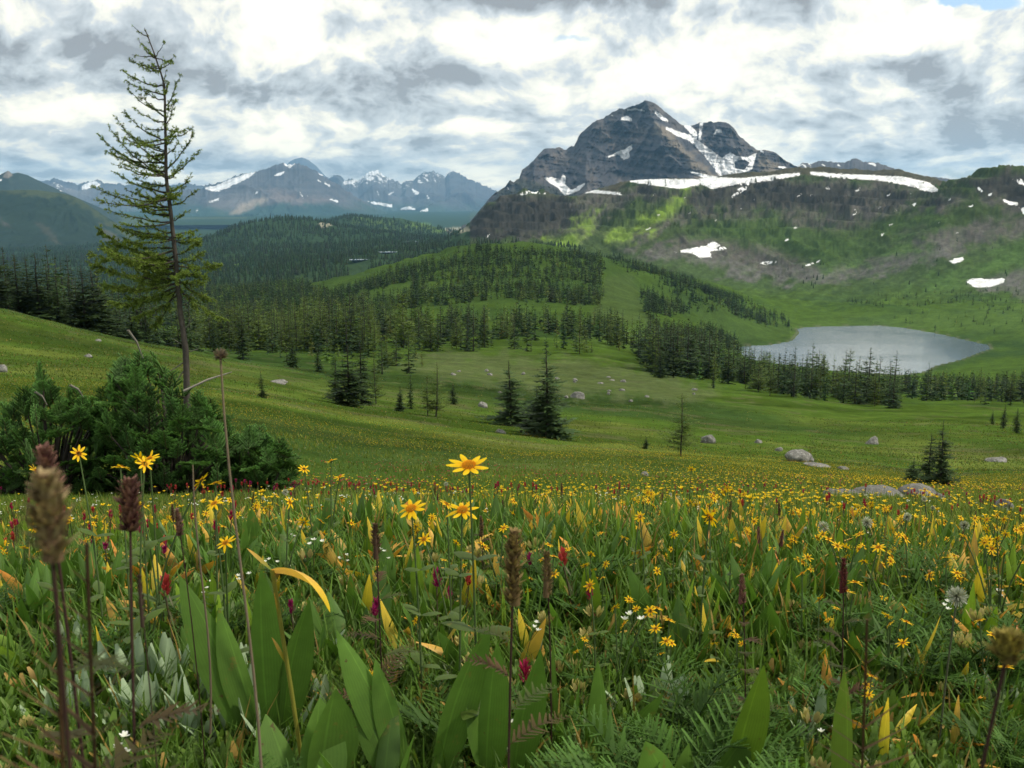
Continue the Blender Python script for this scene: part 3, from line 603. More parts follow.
class Acc:
    """collects pieces into one mesh"""
    def __init__(s): s.v = []; s.q = []; s.c = []; s.n = 0
    def add(s, vqc):
        v, q, c = vqc; s.v.append(v); s.q.append(q + s.n); c = np.asarray(c, float); c = np.broadcast_to(c, (len(v), c.shape[-1])); c = c if c.shape[1] == 4 else np.concatenate([c, np.zeros((len(v), 1))], 1); s.c.append(c); s.n += len(v); return s
    def tube(s, pts, rad, col, sides=6, cap=False):
        pts = np.asarray(pts, float); n = len(pts); T = np.gradient(pts, axis=0); T = nrm(T)
        ref = np.array([.2, 1, .1]) if abs(T[0] @ np.array([0, 1, 0])) < .8 else np.array([1, .1, .1])
        A = nrm(np.cross(T, ref)); B = np.cross(T, A); th = np.arange(sides) * 2 * math.pi / sides
        rad = np.broadcast_to(rad, (n,))
        v = pts[:, None] + rad[:, None, None] * (A[:, None] * np.cos(th)[None, :, None] + B[:, None] * np.sin(th)[None, :, None])
        i = np.arange(n - 1)[:, None] * sides; j = np.arange(sides)[None]; j2 = (j + 1) % sides
        q = np.stack([i + j, i + j2, i + sides + j2, i + sides + j], -1).reshape(-1, 4)
        col = np.asarray(col, float)
        c = np.repeat(col[:, None], sides, 1).reshape(-1, 3) if col.ndim == 2 else col
        return s.add((v.reshape(-1, 3), q, c))
    def mesh(s, name): return np_mesh(name, np.concatenate(s.v), None, np.concatenate(s.q), {'Col': np.concatenate(s.c)})
    def arrays(s): return np.concatenate(s.v), np.concatenate(s.q), np.concatenate(s.c)
def leaf_material(name, trans=.3, rough=.6, spec=.25, vary=.35, objvary=.0, blotch=False, scale=60, warm=(1.0, 1.0, 1.0)):
    m = bpy.data.materials.new(name); m.use_nodes = True; T = NT(m.node_tree); T.n.clear()
    at = T.n.new('ShaderNodeAttribute'); at.attribute_name = 'Col'
    tcn = T.n.new('ShaderNodeTexCoord'); a = T.noise(tcn.outputs['Object'], scale, 4, .6)
    g = T.m('ADD', 1.0, T.m('MULTIPLY', T.m('SUBTRACT', a, .5), vary * 2))
    if objvary:
        oi = T.n.new('ShaderNodeObjectInfo'); g = T.m('MULTIPLY', g, T.m('ADD', 1 - objvary, T.m('MULTIPLY', oi.outputs['Random'], objvary * 2)))
    col = T.v('MULTIPLY', T.v('SCALE', at.outputs['Color'], scale=g), warm)
    if blotch:   # parallel veins across the blade, a paler midrib
        u_ = at.outputs['Alpha']; st_ = T.m('SINE', T.m('MULTIPLY', u_, 52.0)); rib = T.rng_(T.m('ABSOLUTE', u_), .0, .10, .28, .0); k_ = T.m('ADD', T.m('ADD', .97, T.m('MULTIPLY', st_, .055)), rib); col = T.v('SCALE', col, scale=k_)
    if blotch:   # brown and yellow wear that belongs to the leaf
        w1 = T.noise(tcn.outputs['Object'], 26, 5, .7); col = T.mix(T.rng_(w1, .60, .68, 0, .75), col, (.16, .15, .03)); w2 = T.noise(T.v('ADD', tcn.outputs['Object'], (5, 3, 1)), 48, 5, .7); col = T.mix(T.rng_(w2, .66, .70, 0, .85), col, (.09, .05, .02))
    bs = T.n.new('ShaderNodeBsdfPrincipled'); T.val(bs.inputs['Base Color'], col); bs.inputs['Roughness'].default_value = rough
    bs.inputs['Specular IOR Level'].default_value = spec
    out = T.n.new('ShaderNodeOutputMaterial')
    if trans:
        tr = T.n.new('ShaderNodeBsdfTranslucent'); T.val(tr.inputs[0], T.v('MULTIPLY', col, (1.15, 1.25, .7)))
        mx = T.n.new('ShaderNodeMixShader'); mx.inputs[0].default_value = trans
        T.l.new(bs.outputs[0], mx.inputs[1]); T.l.new(tr.outputs[0], mx.inputs[2]); T.l.new(mx.outputs[0], out.inputs[0])
    else: T.l.new(bs.outputs[0], out.inputs[0])
    return m
M_NEEDLE = leaf_material('conifer_needles', .15, .7, .15, .45, .4, scale=3, warm=(1.1, 1.1, .85))
M_LARCH = leaf_material('larch_needles', .25, .7, .12, .45, .35, scale=3, warm=(1.2, 1.15, .8))
M_BARK = leaf_material('bark', 0, .9, .1, .6, .1, scale=14)
BARK = (.062, .054, .047)
def trunk(h, r0, seed, lean=.0, sides=7):
    A = Acc(); rg_ = np.random.default_rng(seed); t = np.linspace(0, 1, 9)
    wob = np.cumsum(rg_.normal(0, 1, (9, 2)), 0) * h * .003
    pts = np.stack([wob[:, 0] + lean * h * t ** 2, wob[:, 1], t * h - .03 * h * (t == 0)], 1)
    A.tube(pts, r0 * (1 - t) ** .8 + .0015 * h, BARK, sides); return A, pts
def conifer(h, rad, levels, per, tw, seed, base=.04, droop=-.25, shape=.8, tl=.34, twid=.42, sparse=0.0, col=((.022, .042, .018), (.040, .072, .026)), gaps=0.0, up=.0):
    """branch tiers carrying flat sprays"""
    rg_ = np.random.default_rng(seed); TA, pts = trunk(h, h * (.008 if sparse else .012), seed)
    Ps = []; Ds = []; Us = []; Ls = []; c0 = []; c1 = []; BA = Acc()
    for i in range(levels):
        f = base + (1 - base) * (i + rg_.uniform(-.3, .3)) / levels; f = min(max(f, .01), .985)
        cx = np.array([np.interp(f, np.linspace(0, 1, 9), pts[:, k]) for k in range(3)])
        R0 = rad * (1 - f) ** shape * rg_.uniform(.75, 1.12) + .012 * h
        if f < .16: R0 *= .75 + .25 * f / .16
        n = max(3, int(per * (1 - f * .45)))
        for b in range(n):
            if rg_.random() < sparse: continue
            az = rg_.uniform(0, 2 * math.pi); Lb = R0 * rg_.uniform(.6, 1.15)
            if gaps and vn(np.array([az * 1.3 + seed]), np.array([f * 7.0]), seed)[0] < gaps: Lb *= .45
            dr = droop * (1.1 - f) + up + rg_.normal(0, .1) + (.55 * max(0, f - .7) / .3)
            d = np.array([math.cos(az) * math.cos(dr), math.sin(az) * math.cos(dr), math.sin(dr)])
            side = np.array([-math.sin(az), math.cos(az), 0])
            for s_ in range(tw):
                u = (s_ + .6) / tw; p = cx + d * Lb * u + np.array([0, 0, .10 * Lb * u * u])
                for sg in ((-1, 1) if s_ < tw - 1 else (0,)):
                    dd = d * 1.0 + side * sg * rg_.uniform(.6, 1.3) + np.array([0, 0, rg_.normal(-.02, .16)])
                    Ps.append(p); Ds.append(dd); Us.append((0, 0, 1.0)); Ls.append(Lb * tl * (1.25 - .6 * u) * rg_.uniform(.7, 1.2))
                    k = rg_.uniform(.65, 1.35); c0.append(np.array(col[0]) * k); c1.append(np.array(col[1]) * k)
    Ls = np.array(Ls); CA = Acc()
    CA.add(strips(Ps, Ds, Us, Ls, Ls * twid, rg_.uniform(.1, .6, len(Ls)), 2, (.35, 1.0, .12), 0, c0, c1, roll=rg_.uniform(-.7, .7, len(Ls))))
    return TA, CA
def low_tree(h, rad, n, seed, col):
    rg_ = np.random.default_rng(seed); f = rg_.random(n) ** 1.15 * .93 + .04; az = rg_.uniform(0, 6.28, n); R0 = rad * (1 - f) ** .85 * rg_.uniform(.7, 1.15, n) + .02 * h
    z = f * h; d = np.stack([np.cos(az), np.sin(az), -.45 + f * .9], 1); P_ = np.stack([0 * z, 0 * z, z], 1)
    k = rg_.uniform(.7, 1.25, (n, 1)); A = Acc()
    A.add(strips(P_, d, np.array([0, 0, 1.0]), R0 * 1.15, np.maximum(R0 * .85, .05 * h), .3, 1, (.5, .35), 0, np.array(col[0]) * k, np.array(col[1]) * k, roll=rg_.uniform(-.9, .9, n)))
    A.add(strips([[0, 0, -.3]], [[0, 0, 1]], [[1, 0, 0]], h * 1.02, h * .05, 0, 1, (1, .1), 0, col[0], col[1])); A.add(strips([[0, 0, -.3]], [[0, 0, 1]], [[0, 1, 0]], h * 1.02, h * .05, 0, 1, (1, .1), 0, col[0], col[1]))
    return A
def tiny_tree(h, rad, seed, col):
    rg_ = np.random.default_rng(seed); A = Acc(); s = 5
    for (z0, z1, rr) in ((.02, .55, 1.0), (.35, .8, .72), (.6, 1.03, .45)):
        th = np.arange(s) * 2 * math.pi / s + rg_.uniform(0, 1); r_ = rad * rr * rg_.uniform(.7, 1.2, s)
        b = np.stack([np.cos(th) * r_, np.sin(th) * r_, h * z0 + rg_.uniform(-.05, .05, s) * h], 1); t = np.stack([np.cos(th) * .02, np.sin(th) * .02, np.full(s, h * z1)], 1)
        i = np.arange(s); j = (i + 1) % s
        A.add((np.concatenate([b, t]), np.stack([i, j, j + s, i + s], 1), np.concatenate([np.repeat([col[0]], s, 0), np.repeat([col[1]], s, 0)]) * rg_.uniform(.8, 1.2)))
    return A
FIRC = ((.020, .038, .015), (.036, .066, .024)); LARC = ((.050, .080, .026), (.090, .135, .042))
FIR_HI = [conifer(1, r_, 34, 9, 6, 200 + i, gaps=.25, shape=sh) for i, (r_, sh) in enumerate([(.27, .85), (.22, .75), (.30, .9), (.18, .7), (.25, .8)])]
FIR_MD = [conifer(1, r_, 20, 6, 3, 300 + i, gaps=.2, shape=sh, tl=.5, twid=.5) for i, (r_, sh) in enumerate([(.28, .8), (.22, .7), (.32, .9), (.18, .65), (.26, .75), (.16, .55)])]
LAR_HI = [conifer(1, r_, 34, 7, 6, 400 + i, base=.12, droop=-.05, up=.18, shape=.65, tl=.26, twid=.34, sparse=.22, gaps=.3, col=LARC) for i, r_ in enumerate([.27, .32, .22])]
LAR_MD = [conifer(1, r_, 22, 8, 4, 500 + i, base=.08, droop=-.1, up=.1, shape=.7, tl=.42, twid=.4, sparse=.15, gaps=.25, col=LARC) for i, r_ in enumerate([.26, .32, .22, .19])]
FIR_LO = [low_tree(1, r_, 46, 600 + i, FIRC) for i, r_ in enumerate([.2, .16, .23, .13])]
LAR_LO = [low_tree(1, r_, 34, 620 + i, LARC) for i, r_ in enumerate([.17, .14, .2])]
FIR_XS = [tiny_tree(1, r_, 640 + i, FIRC) for i, r_ in enumerate([.2, .26, .16, .22])]
def meshes(lst, nm):
    return [(a.mesh(nm + '_trunk'), b.mesh(nm + '_crown')) for a, b in lst]
PR = {('fir', 1): meshes(FIR_HI, 'fir'), ('fir', 0): meshes(FIR_MD, 'fir'), ('larch', 1): meshes(LAR_HI, 'larch'), ('larch', 0): meshes(LAR_MD, 'larch')}
for k, l in PR.items():
    for t, c in l: t.materials.append(M_BARK); c.materials.append(M_NEEDLE if k[0] == 'fir' else M_LARCH)
def joined(pair, nm, mat):
    (va, qa, ca), (vb, qb, cb) = pair[0].arrays(), pair[1].arrays()
    me = np_mesh(nm, np.concatenate([va, vb]), None, np.concatenate([qa, qb + len(va)]), {'Col': np.concatenate([ca, cb])})
    me.materials.append(M_BARK); me.materials.append(mat)
    mi = np.zeros(len(me.polygons), np.int32); mi[len(qa):] = 1; me.polygons.foreach_set('material_index', mi); return me
PJ = {'fir': [joined(p, 'fir_tree', M_NEEDLE) for p in FIR_MD], 'larch': [joined(p, 'larch_tree', M_LARCH) for p in LAR_MD]}
def hit(x, y):
    """ground point seen at a pixel"""
    a, te = azte(x, y); a = float(a); te = float(te)
    j = np.interp(a, AZ, np.arange(len(AZ))); j0 = int(j); fj = j - j0
    e = (GZ[:, j0] * (1 - fj) + GZ[:, j0 + 1] * fj) / RR
    k = int(np.argmax(e >= te)); k = max(k, 1)
    f = (te - e[k - 1]) / max(e[k] - e[k - 1], 1e-9); r = RR[k - 1] + (RR[k] - RR[k - 1]) * min(max(f, 0), 1)
    return r * math.sin(a), r * math.cos(a), float(ground_at(r * math.sin(a), r * math.cos(a)))
def at_r(x, r):
    X, Y, Z = pix_dir(x, 384); a = math.atan2(X, Y) ; return r * math.sin(a), r * math.cos(a), float(ground_at(r * math.sin(a), r * math.cos(a)))
NAMES = {'fir': 'fir_tree', 'larch': 'larch_tree', 'bush': 'fir_shrub'}
def put_tree(kind, X, Y, h, label, group, parts=True, hi=False, wide=1.0, var=None, rz=None):
    Z = float(ground_at(X, Y)); rz = random.uniform(0, 6.28) if rz is None else rz
    if parts:
        l = PR[(kind, 1 if hi else 0)]; v = (random.randrange(len(l)) if var is None else var) % len(l)
        e = link(NAMES[kind], None, None, label=label, cat='tree', group=group, loc=(X, Y, Z), rot=(0, 0, rz)); e.scale = (h * wide * random.uniform(.8, 1.25), h * wide * random.uniform(.8, 1.25), h)
        link('trunk', l[v][0], None, e); link('crown', l[v][1], None, e)
    else:
        l = PJ[kind]; e = link(NAMES[kind], l[random.randrange(len(l))], None, label=label, cat='tree', group=group, loc=(X, Y, Z), rot=(0, 0, rz)); e.scale = (h * wide * random.uniform(.8, 1.25), h * wide * random.uniform(.8, 1.25), h)
    return e
def tree_at(kind, x, yb, yt, label, group=None, hi=True, wide=1.0, var=None, r=None):
    X, Y, Z = at_r(x, r) if r else hit(x, yb)
    rr = math.hypot(X, Y); h = float(azte(x, yt)[1]) * rr - Z
    return put_tree(kind, X, Y, h, label, group, True, hi, wide, var)

# ---------------------------------------------------------------- trees one can point to
G1 = 'dark spruces on the shoulder at the left'
for x, r, yt, w, lab in [(-8, 150, 246, 1, 'dark spruce cut by the left edge of the picture on the grassy shoulder'), (6, 146, 240, 1, 'tall dark spruce nearest the left edge on the grassy shoulder'), (15, 160, 246, .9, 'slim dark spruce just right of the tallest left edge spruce'),
                      (25, 150, 255, 1.0, 'dark spruce in the left row, lower than its left neighbour'), (36, 152, 256, 1.0, 'dark spruce in the left row before the notch'), (45, 148, 252, 1.1, 'broad dark spruce with pointed top in the middle of the left row'),
                      (56, 156, 262, .9, 'narrow spruce right of the broad middle spruce of the left row'), (65, 150, 270, 1.0, 'lower dark spruce before the gap in the left row'), (76, 152, 278, 1.0, 'low dark spruce in the gap of the left row'),
                      (90, 142, 264, 1.15, 'broad dark spruce near the right end of the left row'), (100, 146, 268, 1.1, 'dark spruce touching the right end spruce of the left row'), (107, 148, 286, 1.0, 'short dark spruce closing the left row on the right'),
                      (122, 150, 303, 1.0, 'low dark spruce between the left row and the tall larch'), (136, 150, 308, 1.2, 'low broad spruce behind the left side of the tall larch'), (150, 152, 312, 1.2, 'low spruce seen through the lower larch branches')]:
    tree_at('fir', x, 0, yt, lab, G1, r=r, wide=w * 1.45, var=len(lab))
tree_at('larch', 92, 327, 300, 'small pale sapling standing on the open edge before the left spruces', None, wide=.9)
HT = [('fir', 214, 352, 312, 'slim dark spruce just right of the tall larch trunk', .7), ('fir', 243, 360, 307, 'narrow dark spruce between the tall larch and the dry stalk', 1.0), ('fir', 262, 398, 370, 'tiny fir sapling alone on the meadow right of the dry stalk', .8),
      ('fir', 293, 368, 335, 'dark fir at the meadow edge left of the round fir clump', .9), ('fir', 318, 372, 344, 'small fir near the round fir clump on its left', .9),
      ('fir', 336, 402, 354, 'left tree of the rounded fir clump on the meadow', 1.5), ('fir', 349, 406, 345, 'middle tree of the rounded fir clump on the meadow', 1.45), ('fir', 362, 404, 341, 'tallest tree of the rounded fir clump on the meadow', 1.2), ('larch', 376, 404, 350, 'thin larch at the right of the rounded fir clump', 1.0),
      ('fir', 400, 411, 386, 'small conical fir alone between the rounded clump and the sparse larch', 1.5), ('fir', 411, 409, 371, 'slim fir behind the small conical fir', .8),
      ('larch', 436, 417, 362, 'sparse see-through larch in the middle of the meadow', 1.7), ('larch', 428, 416, 374, 'low sparse larch beside the see-through larch', 1.2), ('fir', 453, 404, 383, 'low bushy fir just right of the see-through larch', 1.6),
      ('fir', 511, 426, 360, 'left and smaller of the two firs in the centre of the meadow', 1.7), ('fir', 547, 438, 349, 'right and larger of the two firs in the centre of the meadow', 1.6), ('fir', 536, 434, 388, 'low fir skirt filling the gap between the two centre firs', 1.7),
      ('larch', 680, 456, 393, 'spindly bare-looking larch right of the two centre firs', 1.7), ('fir', 646, 449, 437, 'tiny fir seedling left of the spindly larch', 1.6),
      ('fir', 940, 489, 420, 'right top of the fir pair behind the meadow boulders', 1.35), ('fir', 928, 488, 433, 'left top of the fir pair behind the meadow boulders', 1.4), ('fir', 912, 484, 458, 'low spreading fir at the foot of the fir pair', 1.8),
      ('larch', 770, 396, 369, 'small larch standing below the lakeside tree line', 1.0), ('fir', 713, 388, 372, 'stubby fir at the left foot of the lakeside tree line', 1.0), ('fir', 1003, 428, 404, 'leftmost fir of the small clump at the right edge of the picture', 1.3), ('fir', 1016, 433, 408, 'right fir of the small clump at the right edge of the picture', 1.4), ('fir', 992, 424, 410, 'smallest fir of the clump at the right edge of the picture', 1.2),
      ('fir', 660, 378, 345, 'fir at the left front of the dense clump above the lake', 1.1), ('fir', 690, 376, 322, 'tallest fir in the dense clump left of the lake', 1.0), ('fir', 755, 303, 303, '', 0)]
for k, x, yb, yt, lab, w in HT:
    if w: tree_at(k, x, yb, yt, lab, None, wide=w)

# ---------------------------------------------------------------- woods
def wood(r0, r1, dens, regions, seed, nscale=1.0):
    """regions: (polygon in the view, probability, larch share, h0, h1, label, group)"""
    g = np.random.default_rng(seed); N = int(.5 * (r1 * r1 - r0 * r0) * R(64) / 1e4 * dens)
    r = np.sqrt(g.uniform(r0 * r0, r1 * r1, N)); a = g.uniform(R(-32), R(32), N); X = r * np.sin(a); Y = r * np.cos(a); Z = ground_at(X, Y)
    x, y = project(X, Y, Z); cl = fbm(X / (13 * nscale), Y / (38 * nscale), 5, seed, .6); out = []
    open_ = np.ones(N, bool)
    for (pa, pr_, pw) in PONDS: open_ &= ~((np.abs(a - pa) < pw * 1.3 / pr_) & (r < pr_ + pw * 1.5) & (r > pr_ - 260))
    for i, (poly, p, ls, h0, h1, lab, gp, th) in enumerate(regions):
        ok = (sdpoly(x, y, poly) + (g.random(N) - .5) * 4 > 0) & open_
        pr = p * sstep(th - .08, th + .08, cl)
        sel = np.where(ok & (g.random(N) < pr))[0]
        h = g.uniform(h0, h1, len(sel)) * (.5 + .75 * g.random(len(sel)) ** .7)
        vis = seen(X[sel], Y[sel], Z[sel] + h); sel = sel[vis]; h = h[vis]
        lar = g.random(len(sel)) < ls
        for s_, hh, L_ in zip(sel, h, lar): out.append((X[s_], Y[s_], Z[s_], hh, bool(L_), lab, gp, x[s_], y[s_]))
    return out
T1 = wood(150, 620, 600, [
    ([(-40, 350), (-40, 305), (60, 322), (130, 338), (200, 352), (190, 362), (120, 352)], .55, .15, 5, 11, 'x', 'row of spruces on the left shoulder', .2),
    ([(190, 349), (260, 354), (330, 353), (430, 350), (430, 322), (300, 322), (190, 328)], .66, .7, 8, 14, 'conifer of the mixed wood between the tall larch and the basin', 'mixed wood left of the stony strip', .40),
    ([(425, 352), (500, 353), (600, 354), (640, 352), (640, 322), (560, 319), (425, 319)], .6, .4, 4, 12, 'conifer of the dark belt across the middle at the foot of the knoll', 'dark belt at the foot of the knoll', .49),
    ([(250, 372), (420, 380), (430, 352), (250, 354)], .22, .5, 3, 7, 'small conifer scattered on the near side of the mixed wood', 'scattered conifers along the meadow edge', .42),
    ([(640, 356), (655, 378), (712, 380), (722, 362), (705, 345), (650, 340)], .95, .15, 9, 12, 'tall fir of the dense clump left of the lake', 'dense fir clump left of the lake', .2),
    ([(700, 366), (760, 378), (830, 391), (893, 402), (897, 410), (830, 402), (760, 393), (700, 381)], .75, .25, 5, 10, 'fir of the tree line running down in front of the lake', 'tree line in front of the lake', .25),
    ([(895, 388), (930, 372), (1060, 362), (1060, 402), (960, 402), (905, 399)], .75, .35, 5, 8, 'conifer of the dark wood right of the lake', 'dark wood right of the lake', .36),
    ([(790, 380), (900, 380), (900, 402), (840, 392)], .18, .5, 3, 6, 'small conifer between the lake shore and the tree line', 'scatter on the near lake shore', .4),
    ([(960, 402), (1060, 404), (1060, 420), (990, 415)], .14, .4, 2, 4, 'low conifer on the slope below the dark wood right of the lake', 'scatter below the dark wood right of the lake', .4)], 71)
T2 = wood(600, 1500, 600, [
    ([(100, 330), (190, 330), (330, 322), (430, 322), (470, 304), (330, 298), (300, 285), (100, 290)], .85, .25, 8, 11, 'conifer of the deep wood in the left valley', 'deep wood in the left valley', .3),
    ([(320, 300), (380, 276), (450, 258), (480, 250), (600, 256), (604, 270), (500, 268), (420, 278), (340, 302)], .9, .2, 4, 10, 'conifer along the crest of the knoll', 'wood along the crest of the knoll', .36),
    ([(420, 280), (500, 270), (604, 272), (600, 318), (560, 322), (430, 322), (400, 300)], .95, .3, 4, 10, 'conifer scattered over the front of the knoll', 'scatter over the front of the knoll', .45),
    ([(632, 268), (680, 282), (740, 300), (785, 319), (760, 322), (700, 310), (650, 322), (640, 300)], .95, .2, 4, 11, 'conifer on the lakeward flank of the knoll', 'wood on the lakeward flank of the knoll', .44),
    ([(600, 254), (680, 276), (740, 300), (700, 296), (640, 278)], .6, .2, 5, 8, 'conifer on the right shoulder of the knoll', 'wood on the right shoulder of the knoll', .35),
    ([(742, 318), (760, 326), (792, 330), (786, 322), (760, 316)], .5, .2, 7, 9, 'fir in the small group at the left shore of the lake', 'small group at the left lake shore', .3),
    ([(700, 330), (735, 340), (740, 352), (715, 355), (690, 345)], .6, .2, 7, 10, 'fir of the clump touching the left end of the lake', 'clump touching the left end of the lake', .3),
    ([(840, 320), (1060, 300), (1060, 360), (1000, 345), (940, 330), (860, 322)], .10, .3, 5, 7, 'small conifer on the far shore of the lake', 'scatter on the far lake shore', .45),
    ([(840, 290), (980, 288), (1030, 295), (960, 308), (850, 306)], .16, .3, 5, 8, 'small conifer in the group above the far lake shore', 'scatter above the far lake shore', .5)], 72, 2.2)
T3 = wood(1500, 2400, 120, [
    ([(-60, 312), (120, 306), (300, 290), (470, 270), (470, 244), (300, 250), (-60, 270)], .9, .15, 9, 12, '', '', .3),
    ([(440, 262), (480, 240), (560, 246), (640, 262), (700, 285), (640, 280), (500, 262)], .6, .1, 7, 10, '', '', .35),
    ([(760, 268), (1040, 230), (1040, 300), (860, 300), (780, 296)], .05, .2, 5, 7, '', '', .45)], 73, 4)
T4 = wood(2400, 4700, 52, [([(-60, 285), (300, 262), (470, 250), (470, 235), (420, 226), (350, 214), (280, 216), (180, 240), (-60, 252)], .95, .1, 11, 15, '', '', .22)], 74, 8)
allt = T1 + T2
def app(t): return t[3] / math.hypot(t[0], t[1]) * F
lim = {}
stuff = {True: [], False: []}
for L_, kind, cap in ((False, 'fir', 270), (True, 'larch', 285)):
    q = sorted([t for t in allt if t[4] == L_ and 0 < t[7] < 1024], key=app, reverse=True)
    rest = [t for t in allt if t[4] == L_ and not (0 < t[7] < 1024)] + q[cap:]
    for t in q[:cap]:
        xs_ = sorted(u[7] for u in q[:cap] if u[5] == t[5]); f_ = xs_.index(t[7]) / max(1, len(xs_) - 1)
        place_ = ('left end', 'left part', 'middle', 'right part', 'right end')[min(4, int(f_ * 5))]; hs_ = sorted(u[3] for u in q[:cap] if u[5] == t[5]); hf = hs_.index(t[3]) / max(1, len(hs_) - 1)
        lab_ = ('short', 'middling', 'tall')[min(2, int(hf * 3))] + ' ' + ('pale green larch' if L_ else 'dark fir') + ', ' + place_ + ' of the ' + t[6]
        put_tree(kind, t[0], t[1], t[3], lab_, lab_, parts=app(t) > 22); continue
        put_tree(kind, t[0], t[1], t[3], t[5].replace('conifer', 'green larch' if L_ else 'dark fir').replace('fir of', 'larch of' if L_ else 'fir of').replace('tall fir', 'tall larch' if L_ else 'tall fir').replace('fir in', 'larch in' if L_ else 'fir in'), ('larches: ' if L_ else 'firs: ') + t[6], parts=app(t) > 22)
    stuff[L_] += rest
print('woods', len(T1), len(T2), len(T3), len(T4))
def many(protos, items, g):
    """items: (X, Y, Z, h) -> one joined mesh"""
    A = Acc(); items = np.array(items); sel = g.integers(0, len(protos), len(items))
    for k, p in enumerate(protos):
        it = items[sel == k]
        if not len(it): continue
        v, q, c = p.arrays(); th = g.uniform(0, 6.28, len(it)); cs, sn = np.cos(th)[:, None], np.sin(th)[:, None]; h = it[:, 3:4]
        w = h * g.uniform(.8, 1.25, (len(it), 1))
        VX = (v[None, :, 0] * cs - v[None, :, 1] * sn) * w + it[:, 0:1]; VY = (v[None, :, 0] * sn + v[None, :, 1] * cs) * w + it[:, 1:2]; VZ = v[None, :, 2] * h + it[:, 2:3]
        Cc = c[None] * np.concatenate([g.uniform(.45, 1.7, (len(it), 1, 3)) * .35 + g.uniform(.45, 1.6, (len(it), 1, 1)) * .65, np.ones((len(it), 1, 1))], -1)
        A.add((np.stack([VX, VY, VZ], -1).reshape(-1, 3), (q[None] + np.arange(len(it))[:, None, None] * len(v)).reshape(-1, 4), Cc.reshape(-1, 4)))
    return A
g = np.random.default_rng(5)
A = many(FIR_LO, [t[:4] for t in stuff[False]], g)
A.add(many(FIR_XS, [t[:4] for t in T3 + T4], g).arrays())
link('fir_forest', A.mesh('fir_forest'), M_NEEDLE, kind='stuff')
if stuff[True]: link('larch_forest', many(LAR_LO, [t[:4] for t in stuff[True]], g).mesh('larch_forest'), M_LARCH, kind='stuff')
